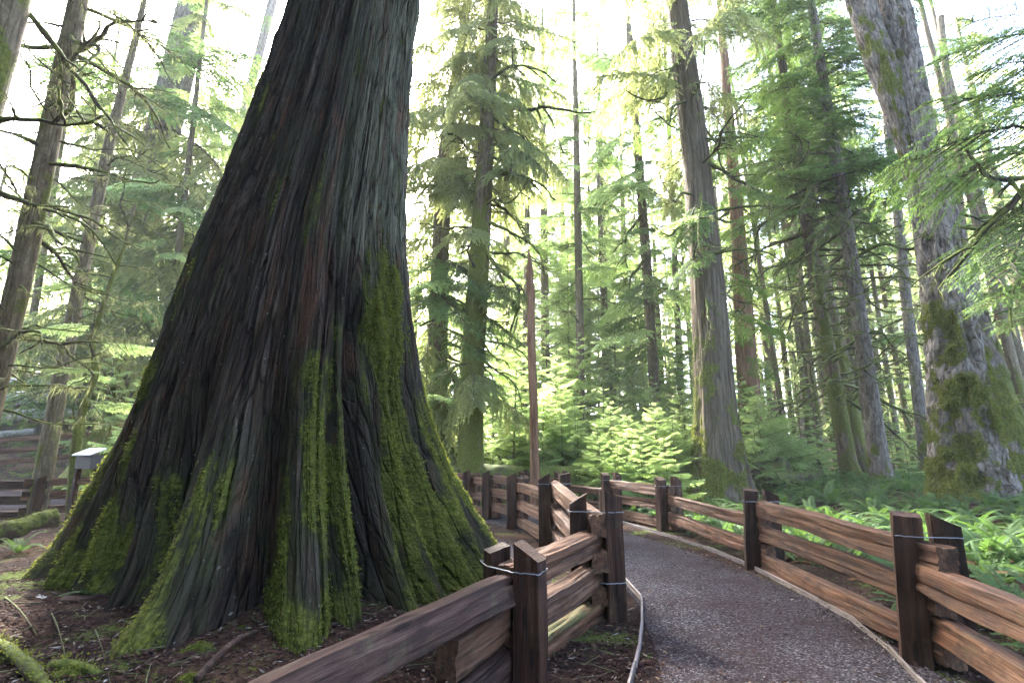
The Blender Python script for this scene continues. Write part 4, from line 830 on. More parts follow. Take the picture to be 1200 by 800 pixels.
# --- far forest: whole trees, alike at this distance
def far_tree_mesh(seed, h=26.0, cone=3.6, c0=0.16, fat=1.0):
    rs = np.random.RandomState(seed); n = 62; LB = []; LD = []; LN = []; LL = []; LW = []
    for k in range(n):
        s = c0 + (0.99 - c0) * (k / n) ** 0.9; a = rs.rand() * 6.28; l = cone * (1 - s) ** 0.6 * rs.uniform(0.5, 1.15) + 0.3; m = int(22 + l * 15)
        u = rs.rand(m) ** 0.7; d = np.array([math.cos(a), math.sin(a)]); side = np.array([-d[1], d[0]]); wv = rs.randn(m) * 0.20 * l * (1.1 - u)
        B = np.column_stack([d[0] * u * l + side[0] * wv, d[1] * u * l + side[1] * wv, s * h + (0.12 * u - 0.42 * u ** 2) * l - np.abs(wv) * 0.5 + rs.randn(m) * 0.06])
        D = unit(np.column_stack([d[0] + rs.randn(m) * .7, d[1] + rs.randn(m) * .7, -0.55 + rs.randn(m) * .25]))
        LB.append(B); LD.append(D); LN.append(unit(np.cross(D, rs.randn(m, 3)))); LL.append(rs.uniform(.22, .5, m) * fat); LW.append(rs.uniform(.07, .16, m) * fat * fat)
    B = np.concatenate(LB); V, F, T = leaflets(B, np.concatenate(LD), np.concatenate(LN), np.concatenate(LL), np.concatenate(LW), rs, rs.rand(len(B)))
    P = np.array([(0, 0, -0.5), (0, 0, h * .35), (0.1, 0, h * .7), (0.1, 0.1, h)]); tv, tf = tube(P, [h * .0145, h * .011, h * .007, .03], 10)
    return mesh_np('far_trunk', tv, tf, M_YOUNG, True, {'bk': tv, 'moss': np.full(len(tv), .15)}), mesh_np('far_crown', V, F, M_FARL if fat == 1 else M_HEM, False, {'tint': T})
FAR = [far_tree_mesh(700 + i, c0=c) for i, c in enumerate((0.12, 0.2, 0.3, 0.08, 0.38))]
def far_trees():
    rng = random.Random(5); k = 0; spots = []
    while k < 215:
        y = rng.uniform(28, 105); u = rng.uniform(-150, 1350); x = (u - 600) / FPX * y
        if 225 < u < 330 and y < 80 and rng.random() < .8: continue
        if 640 < u < 720 and rng.random() < .5: continue
        if any((x - a) ** 2 + (y - b) ** 2 < 9 for a, b in spots): continue
        az = math.degrees(math.atan2(x, y)); low = -62 < az < 6 and y < 85
        if low and rng.random() < .15: continue
        spots.append((x, y)); t, c = FAR[rng.randrange(5)]; s = rng.uniform(.7, 1.25) * (1.15 if y < 60 else 1.45) * (.66 if low else 1)
        r = thing('far_conifer', 'far conifer standing in the pale haze of the background forest', 'tree', (x, y, g1(x, y)), 'far conifers in the haze')
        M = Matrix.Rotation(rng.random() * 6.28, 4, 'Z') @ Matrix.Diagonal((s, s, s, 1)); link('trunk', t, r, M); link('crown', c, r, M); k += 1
far_trees()
# unseen trees added behind the viewer, densest on the left, to shade the foreground
def shade_wood():
    FAR = [far_tree_mesh(760 + i, c0=c, fat=1.8) for i, c in enumerate((0.10, 0.12, 0.16, 0.08, 0.14))]
    rs = np.random.RandomState(12); n = 0; parts = []; tt = []; tr = []
    cv = [np.array([v.co for v in c.vertices]) for t, c in FAR]; cf = [np.array([p.vertices for p in c.polygons]) for t, c in FAR]
    for k in range(62):
        a = rad(rs.uniform(-212, -95) if k < 54 else rs.uniform(-95, 10)); d = rs.uniform(5.5, 26) if k < 54 else rs.uniform(17, 28); x, y = math.cos(a) * d, math.sin(a) * d - 2
        if y > -3 and abs(x) < y * 1.0 + 9: y = -3 - rs.rand() * 8
        i = rs.randint(5); s = rs.uniform(.8, 1.15); b = rs.rand() * 6.28; R = np.array([[math.cos(b), -math.sin(b), 0], [math.sin(b), math.cos(b), 0], [0, 0, 1]])
        parts.append((cv[i] @ R.T * s + np.array([x, y, g1(x, y)]), cf[i]))
        tr.append(tube(np.array([(x, y, 0), (x, y, 12), (x, y, 26 * s)]), [.4, .3, .05], 8, False))
    V, F = merge(parts); o = link('shade_wood', mesh_np('shade_wood', V, F, M_HEM, False, {'tint': rs.rand(len(V))})); o['kind'] = 'stuff'
    V, F = merge(tr); q = link('shade_wood_trunks', mesh_np('shade_wood_trunks', V, F, M_YOUNG, True, {'bk': V, 'moss': np.full(len(V), .2)})); q['kind'] = 'stuff'
shade_wood()

# ================================================================== SPLIT-RAIL FENCES
def beam_mesh(name, L, h, w, mat, seed, slant=0.0, taper=0.0, moss=0.0, split=True, nl=22, jag=0.012):
    """split timber along local X: height on Z, depth on Y; top end may be cut at a slant"""
    rs = np.random.RandomState(seed); a, b = w / 2, h / 2
    c = np.array([(-a, -b), (a, -b), (a, b), (-a, b)]) * (1 + rs.uniform(-.16, .10, (4, 2)) * (1.0 if split else .35))
    prof = []
    for k in range(4):
        p, q = c[k], c[(k + 1) % 4]
        for t in ((0.03, 0.12, 0.22, 0.32, 0.42, 0.52, 0.62, 0.72, 0.82, 0.91, 0.97) if nl > 22 else (0.05, 0.28, 0.5, 0.72, 0.95)): prof.append(p + (q - p) * t)
    prof = np.array(prof); n = len(prof); arc = np.concatenate([[0], np.cumsum(np.linalg.norm(np.diff(prof, axis=0), axis=1))]); amp = 1.0 if split else .45; x = np.linspace(0, L, nl); V = []
    for i, xx in enumerate(x):
        q = np.column_stack([np.full(n, xx * 1.6 + seed * 3.1), prof[:, 0] * 9, prof[:, 1] * 9])
        d = (fbm(q, 3) - 0.5); lowf = np.array([fbm(np.array([[xx * 0.9 + seed, 3.3, 1.1]]), 2)[0] - .5, fbm(np.array([[xx * 0.9 + seed, 8.3, 4.1]]), 2)[0] - .5])
        Q = lambda kx, ks, o: np.column_stack([np.full(n, xx * kx + seed * 1.7 + o), arc * ks, np.full(n, seed * .37 + o)])
        gro = -.012 * sstep(.80, .97, ridged(Q(.55, 17, 0), 1)) - .009 * sstep(.78, .97, ridged(Q(1.2, 42, 9), 1)) + .006 * sstep(.47, .55, vnoise(Q(.5, 15, 4))) + .006 * (vnoise(Q(5, 34, 7)) - .5)
        s = 1 - taper * (i / (nl - 1)); dirn = prof / (np.linalg.norm(prof, axis=1)[:, None] + 1e-9)
        y = prof * s + dirn * (d * (0.020 if split else 0.018) + gro * amp)[:, None] + lowf * (0.035 if split else 0.02)
        xo = np.full(n, xx)
        if i >= nl - 2: xo = xo + slant * prof[:, 1] * (1.0 if i == nl - 1 else .6) + rs.uniform(-jag, jag, n) * .3 * (i == nl - 1)
        if i == 0: xo = xo + rs.uniform(-jag, jag, n) * .3
        V.append(np.column_stack([xo, y]))
    V = np.concatenate(V); i = np.arange(nl - 1)[:, None] * n; j = np.arange(n)[None]; k = (j + 1) % n
    F = np.stack([i + j, i + nl * 0 + n + j, i + n + k, i + k], -1).reshape(-1, 4)[:, ::-1]
    c0 = V[:n].mean(0); c1 = V[-n:].mean(0); V = np.vstack([V, c0 + [0.004, 0, 0], c1 - [0.004, 0, 0]])
    jj = np.arange(n); C = np.concatenate([np.stack([jj, (jj + 1) % n, np.full(n, len(V) - 2)], -1)[:, ::-1], np.stack([(nl - 1) * n + jj, (nl - 1) * n + (jj + 1) % n, np.full(n, len(V) - 1)], -1)])
    m = np.full(len(V), moss * .0) + moss * sstep(0.0, b, V[:, 2]) * (0.3 + fbm(V * np.array([2, 6, 6]) + seed, 2))
    me = mesh_np(name, V, [F, C], mat, True, {'moss': m})
    try: me.set_sharp_from_angle(angle=rad(38))
    except Exception: pass
    return me
SEED = [1]
def beam(name, p0, p1, h, w, mat, parent, roll=0.0, **kw):
    SEED[0] += 1; p0 = Vector(p0); p1 = Vector(p1); d = p1 - p0; L = d.length
    X = d.normalized(); up = Vector((0, 0, 1)) if abs(X.z) < 0.8 else Vector((math.sin(kw.get('yaw', 0)), math.cos(kw.get('yaw', 0)), 0))
    Y = up.cross(X).normalized(); Z = X.cross(Y); kw.pop('yaw', None)
    M = Matrix(((X.x, Y.x, Z.x, 0), (X.y, Y.y, Z.y, 0), (X.z, Y.z, Z.z, 0), (0, 0, 0, 1)))
    M = Matrix.Translation(p0 - (parent.location if parent else Vector())) @ M @ Matrix.Rotation(roll, 4, 'X')
    return link(name, beam_mesh(name, L, h, w, mat, SEED[0], **kw), parent, M)
def post(p, top, parent, yaw=0.0, a=0.19, b=0.17, lean=(0, 0), mat=None, slant=0.45):
    """yaw turns the post; the top falls away along the yaw direction"""
    q = np.array([p[0] + lean[0], p[1] + lean[1], p[2] + top]); g = np.array([p[0], p[1], p[2] - 0.25])
    return beam('post', g, q, a, b, mat or M_POST, parent, yaw=yaw, slant=slant, split=False, nl=26, jag=0.004)
def wire(pts, z, parent, r=0.004, seed=0):
    pts = np.array(pts, float); c = pts.mean(0); rs = np.random.RandomState(seed); Q = []
    for i in range(len(pts)):
        p, n_ = pts[i], pts[(i + 1) % len(pts)]
        for t in np.linspace(0, 1, 6, endpoint=False): Q.append(np.append(p + (n_ - p) * t, z + rs.uniform(-.004, .004)))
    Q.append(Q[0]); Q = np.array(Q); sub = Q - np.array(parent.location)
    V, F = tube(sub, r, 6); return link('wire', mesh_np('wire', V, F, M_WIRE), parent)
def rect_round(A, B, ya, yb, a=.19, b=.18, sh=(0, 0)):
    """tight outline round a pair of turned posts (convex hull of their corners)"""
    pts = []
    for P, y in ((A, ya), (B, yb)):
        u = np.array([math.sin(y), math.cos(y)]); t = np.array([u[1], -u[0]]); c = np.array(P[:2]) + (np.array(sh) if P is A else 0)
        for sa in (1, -1):
            for sb in (1, -1): pts.append(tuple(c + u * sa * (a * .5 + .002) + t * sb * (b * .5 + .002)))
    pts = sorted(pts)
    def half(q):
        h = []
        for p in q:
            while len(h) > 1 and (h[-1][0] - h[-2][0]) * (p[1] - h[-2][1]) - (h[-1][1] - h[-2][1]) * (p[0] - h[-2][0]) <= 0: h.pop()
            h.append(p)
        return h[:-1]
    return [np.array(p) for p in half(pts) + half(pts[::-1])]

# --- right-hand fence: front posts (path side) from the photograph's foot points, partners 0.36 m behind
def fence_right():
    Fp = [np.array([2.22, 0.9, 0]), at_z(1071, 778, 0.0), at_z(881, 667, 0.0), at_z(777, 622, 0.0), at_z(711, 607, 0.0), at_z(655, 597, 0.0), np.array([0.3, 16.2, 0]), np.array([-2.6, 18.0, 0]), np.array([-5.6, 19.2, 0])]
    root = thing('rail_fence', 'split rail fence running along the outer right side of the gravel path', 'fence', (Fp[1][0], Fp[1][1], 0))
    n = len(Fp); nodes = []
    for i, p in enumerate(Fp):
        t = unit((Fp[min(i + 1, n - 1)] - Fp[max(i - 1, 0)])[:2]); o = np.array([t[1], -t[0]]); p[2] = 0
        B = np.append(p[:2] + o * 0.37, 0.0); yaw = math.atan2(t[0], t[1]) + [0.1, .35, .2, -.2, .15, 0.2, -.1, .1, 0][i]
        top = [1.1, 1.12, 1.10, 1.10, 1.12, 1.08, 1.1, 1.1, 1.1][i]
        post(p, top, root, yaw, .185, .19, lean=((.13, 0) if i == 1 else (.09, 0) if i == 2 else (0, 0)), slant=.18 if i in (1, 2) else .35)
        post(B, top * (.97 if i < 3 else 1.0), root, yaw + 1.5, .18, .17, slant=-.5, mat=M_POST)
        wire(rect_round(p, B, yaw, yaw + 1.5, sh=((.11, 0) if i == 1 else (.077, 0) if i == 2 else (0, 0))), top - .16, root, seed=i)
        nodes.append(np.append(p[:2] + o * .185, 0)); 
    for i in range(n - 1):
        a, b = nodes[i], nodes[i + 1]; d = unit(b - a); three = i in (1, 3, 5, 7)
        rng = random.Random(40 + i); ex = (.30, .24)
        for k, zz in enumerate((.83, .50, .14) if three else (.64, .29)):
            h = .205 if k == 0 or three else .20
            e0 = .30 if (i, k) == (1, 0) else rng.uniform(.12, .22); e1 = rng.uniform(.10, .22)
            off = np.array([d[1], -d[0], 0]) * rng.uniform(-.02, .02)
            mat = M_RAIL
            beam('rail', a - d * e0 + off + [0, 0, zz + rng.uniform(-.015, .015)], b + d * e1 + off + [0, 0, zz + rng.uniform(-.02, .02)], h, .165 if k == 0 else .15, mat, root, roll=rng.uniform(-.12, .12), moss=.35 if k == 2 else .1, nl=40)
fence_right()

# --- fence round the giant tree
def fence_left():
    P1 = at_z(622, 806, 0.0); P2 = at_z(721, 726, 0.0); P3 = at_z(639, 648, 0.0); P4 = at_z(599, 619, 0.0); P5 = at_z(569, 609, 0.0); P6 = at_z(546, 603, 0.0)
    root = thing('rail_fence', 'split rail fence zigzagging round the giant tree left of the path', 'fence', (P1[0], P1[1], 0))
    # pairs: outer (front) post and inner post
    B1 = np.array([P1[0] - .26, P1[1] + .30, 0]); B2 = np.array([P2[0] - .33, P2[1] + .10, 0]); B3 = np.array([P3[0] + .36, P3[1] + .12, 0]); B4 = P4 + np.array([.30, .25, 0]); B5 = P5 + np.array([.30, .25, 0]); B6 = P6 + np.array([.28, .3, 0])
    post(P1, .91, root, 1.95, .20, .20, slant=-.62); post(B1, 0.88, root, 1.25, .17, .20, slant=.3)
    post(P2, 1.20, root, 1.4, .19, .20, slant=-.35); post(B2, 1.15, root, 1.7, .18, .18, slant=.6)
    post(P3, 1.24, root, 1.75, .20, .19, slant=.6); post(B3, 1.28, root, 1.5, .19, .18, slant=.2)
    post(P4, 1.16, root, 1.6, .2, .19, slant=.4); post(B4, 1.1, root, 0, .18, .18)
    post(P5, 1.17, root, 1.7, .18, .19, slant=.5); post(B5, 1.1, root, 0, .18, .18)
    post(P6, 1.16, root, 1.6, .18, .19, slant=.4); post(B6, 1.08, root, 0, .18, .18)
    wire(rect_round(P1, B1, 1.95, 1.25, .2, .2), .77, root, .0045, 1); wire(rect_round(P2, B2, 1.4, 1.7, .2, .19), 1.03, root, .0045, 2); wire(rect_round(P2, B2, 1.4, 1.7, .2, .19), .36, root, .0045, 3); wire(rect_round(P3, B3, 1.75, 1.5, .2, .19), 1.12, root, .0045, 4)
    m1 = (P1 + B1) / 2; m2 = (P2 + B2) / 2; m3 = (P3 + B3) / 2; m4 = (P4 + B4) / 2; m5 = (P5 + B5) / 2; m6 = (P6 + B6) / 2
    U = np.array([0, 0, 1.0])
    # near panel, running out of the bottom of the photograph
    dA = np.array([-.90, -1.98, 0]); dA /= np.linalg.norm(dA)
    beam('rail', m1 - dA * .16 + U * .62, m1 + dA * 3.1 + U * .67, .20, .21, M_RAILD, root, roll=.25, moss=.12, nl=60)
    dS = np.array([-.40, -.76, 0]); dS /= np.linalg.norm(dS)
    beam('rail', m1 - dS * .18 + U * .44, m1 + dS * .84 + U * .38, .25, .15, M_RAIL, root, roll=-.1, nl=20)
    beam('rail', m1 - dA * .16 + U * .14, m1 + dA * 3.0 + U * .10, .20, .17, M_RAILD, root, nl=40)
    # panel between the two near pairs
    d = unit(m2 - m1)
    for z0, z1, h, mo in ((.70, .75, .23, .05), (.34, .42, .21, .15), (.05, .07, .20, .75)):
        beam('rail', m1 - d * .12 + U * z0, m2 + d * .12 + U * z1, h, .15, M_RAIL, root, roll=.1, moss=mo, nl=40)
    # panel from the second pair back to the third
    d = unit(m3 - m2)
    for z0, z1, h in ((.90, 1.05, .25), (.56, .66, .21), (.24, .29, .20)):
        beam('rail', m2 - d * (.22 if h > .2 else .15) + U * z0, m3 + d * .15 + U * z1, h, .16, M_RAIL, root, roll=-.1, nl=36)
    for a, b, zs in ((m3, m4, (.90, .52, .15)), (m4, m5, (1.0, .68, .33)), (m5, m6, (.90, .52, .16)), (m6, m6 + np.array([-2.4, 1.6, 0]), (1.0, .66, .3)),):
        d = unit(b - a)
        for zz in zs: beam('rail', a - d * .18 + U * zz, b + d * .18 + U * zz, .20, .15, M_RAIL, root, moss=.1, nl=24)
    return m6
fence_left()

# --- fence seen left of the giant
def fence_back_left():
    N = [np.array(p, float) for p in ((-17.5, 11.6, 0), (-15.0, 12.6, 0), (-11.9, 13.3, 0), (-10.0, 15.2, 0), (-7.2, 16.4, 0))]
    for p in N: p[2] = g1(p[0], p[1])
    root = thing('rail_fence', 'dark weathered rail fence behind the left flank of the giant tree', 'fence', N[2]); U = np.array([0, 0, 1.0])
    for i, p in enumerate(N):
        post(p + np.array([.16, -.1, 0]), 1.12, root, .3 * i, .19, .17, slant=.4); post(p + np.array([-.12, .2, 0]), 1.06, root, .2, .18, .17, slant=-.4)
    for i in range(4):
        d = unit(N[i + 1] - N[i])
        for zz in ((.92, .56, .2) if i % 2 else (.98, .66, .30)): beam('rail', N[i] - d * .25 + U * zz, N[i + 1] + d * .25 + U * zz, .20, .15, M_RAIL if i > 1 else M_RAILD, root, nl=24)
    N = [np.array(p, float) for p in ((-23.0, 19.2, 0), (-19.8, 19.6, 0), (-16.6, 20.2, 0), (-13.6, 21.2, 0))]
    for p in N: p[2] = g1(p[0], p[1]) + .1
    root = thing('rail_fence', 'far rail fence standing across the sunlit clearing at the left edge', 'fence', N[1])
    for i, p in enumerate(N): post(p, 1.25, root, .2 * i, .2, .18, mat=M_RAIL)
    for i in range(3):
        d = unit(N[i + 1] - N[i])
        for zz in (1.12, .72, .30): beam('rail', N[i] - d * .2 + U * zz + np.array([0, -.18, 0]), N[i + 1] + d * .2 + U * zz + np.array([0, -.18, 0]), .17, .14, M_RAIL, root, nl=20)
fence_back_left()

# --- timber edging of the path
def edging(label, pts, parent=None):
    pts = [np.array(p) for p in pts]; root = thing('path_edging', label, 'edging', pts[0])
    for i in range(len(pts) - 1):
        a, b = pts[i], pts[i + 1]; d = unit(b - a); g = np.array([0, 0, .028])
        beam('board', a + g + d * .004, b + g - d * .004, .075, .020, M_BOARD, root, split=False, nl=8, jag=.002)
edging('pale timber strip curving along the left edge of the path by the near posts', [at_z(u, v, 0.0) for u, v in ((732, 682), (752, 705), (753, 716), (753, 735), (750, 760), (745, 785), (738, 812))])
edging('long thin timber strip along the right edge of the path', [at_z(u, v, 0.0) for u, v in ((1110, 836), (1076, 801), (1042, 764), (1000, 730), (960, 707), (915, 683), (870, 661), (830, 645), (790, 631), (752, 619.5), (728, 613.5))])

# ================================================================== FERNS
def frond_mesh(seed, L=0.8):
    rs = np.random.RandomState(seed); n = 11; t = np.linspace(0, 1, n); arch = rs.uniform(.5, .9)
    P = np.stack([t * L * (1 - .12 * t), rs.uniform(-.05, .05) * L * t ** 2, L * (0.78 * t - arch * t ** 2.1)], -1); rv, rf = tube(P, np.linspace(.005, .0015, n), 4, False)
    m = 38; s = np.linspace(.10, .985, m); LBs = []
    B = np.stack([np.interp(s, t, P[:, k]) for k in range(3)], -1); T = unit(np.gradient(B, axis=0)); S = unit(np.cross(T, [0, 0, 1.0])); Vs, Fs, Ts = [], [], []; c = 0
    prof = np.minimum(1, .35 + s * 3.2) * (1 - s) ** .6 + .05
    for sg in (1, -1):
        D = unit(S * sg + T * .35 - np.array([0, 0, .22]) + rs.randn(m, 3) * .06); N = unit(np.cross(np.cross(D, T), D)); ll = L * .155 * prof * rs.uniform(.85, 1.1, m)
        V, F, TT = leaflets(B, D, T, ll, np.full(m, L / m * 1.25), rs, np.clip(.35 + .5 * s + rs.randn(m) * .1, 0, 1)); Vs.append(V); Fs.append(F + c); Ts.append(TT); c += len(V)
    Vs.append(rv); Fs.append(rf + c); Ts.append(np.full(len(rv), .6))
    return mesh_np('frond', np.concatenate(Vs), np.concatenate(Fs), M_FERN, False, {'tint': np.concatenate(Ts)})
FROND = [frond_mesh(800 + i) for i in range(7)]
def fern_whole(seed):
    rng = random.Random(seed); parts = []; T = []
    for k in range(12):
        me = FROND[rng.randrange(7)]; V = np.array([v.co for v in me.vertices]); F = np.array([p.vertices for p in me.polygons]); a = k * .524 + rng.uniform(-.3, .3); s = rng.uniform(.75, 1.15); e = rng.uniform(-.3, .35)
        R = np.array(Matrix.Rotation(a, 3, 'Z') @ Matrix.Rotation(-e, 3, 'Y')); parts.append((V @ R.T * s, F)); q = np.zeros(len(V), np.float32); me.attributes['tint'].data.foreach_get('value', q); T.append(q)
    V, F = merge(parts); return mesh_np('fern_clump', V, F, M_FERN, False, {'tint': np.concatenate(T)})
M_DEADF = leaf_mat('dead_fern', (0.09, 0.045, 0.02), (0.17, 0.10, 0.045), (0.12, 0.07, 0.03), 0.3, 0.85)
DFROND = []
for k in range(3):
    d_ = FROND[k].copy(); d_.materials[0] = M_DEADF; DFROND.append(d_)
FERNW = [fern_whole(820 + i) for i in range(4)]
def fern(p, s, label, group, rng, whole=False, nf=11):
    if whole:
        o = link('sword_fern', rng.choice(FERNW)); o.location = p; o.rotation_euler = (0, 0, rng.random() * 6.28); o.scale = (s, s, s); tag(o, label, 'fern', group); return
    r = thing('sword_fern', label, 'fern', p, group); a0 = rng.random() * 6.28
    for k in range(nf):
        a = a0 + k * 6.283 / nf + rng.uniform(-.25, .25); z = s * rng.uniform(.6, 1.2); dead = rng.random() < .14
        M = Matrix.Rotation(a, 4, 'Z') @ Matrix.Rotation((.25 if dead else -rng.uniform(-.3, .5)), 4, 'Y') @ Matrix.Rotation(rng.uniform(-.3, .3), 4, 'X') @ Matrix.Diagonal((z, z, z, 1)); link('frond', rng.choice(DFROND if dead else FROND), r, M)
def ferns():
    rng = random.Random(77); pts = []; k = 0; tries = 0
    rest = []; rt = []
    fx, fy = FIR[0].location.x, FIR[0].location.y
    near = []
    while k < 460 and tries < 40000:
        tries += 1; y = 3.4 * (26 / 3.4) ** rng.random(); x = rng.uniform(3.6, 17) if y < 12 else rng.uniform(2.4 + 0.05 * y, 22)
        if x > y * 1.12 + 1.0: continue
        if path_dist(np.array([x]), np.array([y]))[0] < (.95 if y < 12 else 1.3): continue
        if y < 7.4 and x < 4.0: continue
        if math.hypot(x - fx, y - fy) < 1.35 or math.hypot(x - 6.7, y - 16.3) < .9: continue
        md = .24 + .011 * y
        if any((x - a) ** 2 + (y - b) ** 2 < md ** 2 for a, b in pts): continue
        pts.append((x, y)); k += 1
    pts.sort(key=lambda q: math.hypot(q[0], q[1]))
    for i, (x, y) in enumerate(pts):
        s = rng.uniform(.6, 1.2); p = (x, y, g1(x, y) - .02)
        if i >= 290:
            me = rng.choice(FERNW); n_ = len(me.vertices); co = np.zeros(n_ * 3, np.float32); me.vertices.foreach_get('co', co); co = co.reshape(-1, 3); tq = np.zeros(n_, np.float32); me.attributes['tint'].data.foreach_get('value', tq); b_ = rng.random() * 6.28
            R = np.array([[math.cos(b_), -math.sin(b_), 0], [math.sin(b_), math.cos(b_), 0], [0, 0, 1]]); rest.append((co @ R.T * s + np.array(p), np.array([q.vertices for q in me.polygons]))); rt.append(tq); continue
        fern(p, s, 'lush green sword fern in the fern bed beyond the right fence', 'sword ferns beyond the right fence', rng, whole=i >= 90)
    if rest:
        V, F = merge(rest); link('fern_undergrowth', mesh_np('fern_undergrowth', V, F, M_FERN, False, {'tint': np.concatenate(rt)}))['kind'] = 'stuff'
    for i, (u, v) in enumerate([(745, 588), (760, 592), (738, 590), (800, 596), (815, 600), (700, 585), (750, 600), (835, 606), (690, 590)]):
        p = at_z(u, v, .15); p[2] = g1(p[0], p[1]); fern(p, rng.uniform(.5, .8), 'small pale fern on the bare ground between the far rails and the bushes', 'small ferns behind the far rails', rng, True)
    for u, v, s, l in [(22, 640, .75, 'frosty looking fern beside the mossy log at the left edge'), (585, 590, .7, 'fern behind the inner fence left of the red pole'), (605, 590, .6, 'fern between the inner fence and the red pole'), (530, 575, .7, 'fern at the foot of the mossy trunk right of the giant')]:
        p = at_z(u, v, .2); p[2] = g1(p[0], p[1]); fern(p, s, l, None, rng, nf=9)
    # single fronds lying by the foot of the giant
    for u, v, s, a, l in [(70, 688, .62, 2.3, 'single fern frond drooping at the left toe of the giant tree'), (60, 705, .7, .15, 'flat fern frond lying on the litter near the left edge')]:
        p = at_z(u, v, .24); o = link('fern_frond', FROND[2]); o.location = (p[0], p[1], g1(p[0], p[1]) + .03); o.rotation_euler = (0, .25, a); o.scale = (s,) * 3; tag(o, l, 'fern frond')
ferns()

# ================================================================== LOGS, STUMPS, ROOTS, SIGN
def log(name, label, a, b, r0, r1, mat, seed, cat='log', nth=36, nrow=70, amp=.05, bend=.0, tuft=0, tmat=None, group=None):
    a = np.array(a, float); b = np.array(b, float); t = np.linspace(0, 1, nrow); P = a + (b - a) * t[:, None]
    P[:, 2] += bend * np.sin(t * np.pi); r = r0 + (r1 - r0) * t; V, F = tube(P - a, r, nth)
    body = V[:-2]; ax = np.repeat(P - a, nth, 0); d = unit(body - ax); body = body + d * ((fbm(body * np.array([3, 3, 5]) + seed, 4) - .5) * amp * 2.2 + (ridged(body * 9 + seed, 2) - .5) * amp * .5)[:, None]
    V = np.vstack([body, V[-2:]]); o = link(name, mesh_np(name, V, F, mat, True, {'moss': np.zeros(len(V)), 'bk': V})); o.location = a; tag(o, label, cat, group)
    if tuft:
        rs = np.random.RandomState(seed); up = np.where(d[:, 2] > .1)[0]; k = rs.choice(up, tuft); B = body[k] + rs.randn(tuft, 3) * .02; D = unit(d[k] + rs.randn(tuft, 3) * .6)
        VV, FF, TT = leaflets(B, D, unit(np.cross(D, rs.randn(tuft, 3))), rs.uniform(.012, .03, tuft), rs.uniform(.006, .014, tuft), rs, rs.rand(tuft)); m = link('moss', mesh_np('log_moss', VV, FF, M_TUFT, False, {'tint': TT}), o); m['kind'] = 'stuff'
    return o
def gp(u, v, z=.2, up=0.0):
    p = at_z(u, v, z); p[2] = g1(p[0], p[1]) + up; return p
log('mossy_log', 'bright green moss covered log beside the left toe of the giant tree', at_y(-60, 640, 8.6), at_y(66, 606, 9.8), .17, .13, M_LOG, 31, tuft=1500, amp=.09)
log('fallen_log', 'long dark fallen log lying behind the inner fence and the red pole', np.array([at_y(490, 540, 17.0)[0], 17.0, .62]), np.array([at_y(725, 540, 17.6)[0], 17.6, .60]), .70, .60, M_LOG, 32, amp=.09, nth=48, nrow=110)
def onb(u, v, y, r):
    p = at_y(u, v, y); p[2] = g1(p[0], y) + r * .6; return p
for i, (u0, v0, u1, v1, y, r) in enumerate([(-30, 452, 100, 459, 30, .26), (0, 483, 70, 480, 27, .42), (-20, 497, 85, 502, 25, .30), (-30, 516, 40, 514, 23, .18)]):
    log('bleached_log', ('highest of the sunbleached logs left of the slim dark trunk, thin and white', 'thickest of the grey bleached logs beyond the left clearing', 'long grey bleached log low in the left clearing', 'low bleached log just above the far rail fence')[i], onb(u0, v0, y, r), onb(u1, v1, y + .6, r), r, r * .8, M_PALE, 34 + i, amp=.05)
log('fallen_log', 'short mossy log in the ferns left of the grey trunk', at_y(905, 562, 17), at_y(955, 556, 18.5), .26, .22, M_LOG, 39)
def stump(label, u, v, y, r, h, seed, mat=M_LOG):
    p = at_y(u, v, y); p[2] = g1(p[0], y); root = thing('tree_stump', label, 'stump', p); z = np.linspace(-.15, h, 22); C = np.column_stack([z * 0, z * 0, z])
    me = trunk_mesh('stump_body', C, np.full(22, r), mat, 60, 40, 'fibre', .12, .5, .35, 6, .75, 9, None, seed); n = len(me.vertices); co = np.zeros(n * 3, np.float32); me.vertices.foreach_get('co', co); co = co.reshape(-1, 3)
    an = np.arctan2(co[:, 1], co[:, 0]); co[:, 2] = np.where(co[:, 2] > h * .55, h * .55 + (co[:, 2] - h * .55) * (.35 + .9 * vnoise(np.column_stack([an * 2.2, an * 0 + seed, an * 0]))), co[:, 2]); me.vertices.foreach_set('co', co.ravel())
    link('bark', me, root); V = np.array([(math.cos(a) * r * .93, math.sin(a) * r * .93, h * .5 + .05 * math.sin(a * 5)) for a in np.linspace(0, 6.283, 28, endpoint=False)] + [(0, 0, h * .42)]); F = np.array([(i, (i + 1) % 28, 28) for i in range(28)])
    link('rotten_core', mesh_np('rotten_core', V, F, M_LOG), root)
stump('dark rotten mossy stump in the ferns right of the grey cedar', 899, 560, 18, .75, 1.0, 51); stump('small dark stump hidden among the ferns', 944, 558, 20, .5, .8, 52)
stump('broad brown stump with hanging roots behind the white panel', 128, 540, 19, 1.0, 1.9, 53, M_REDW)
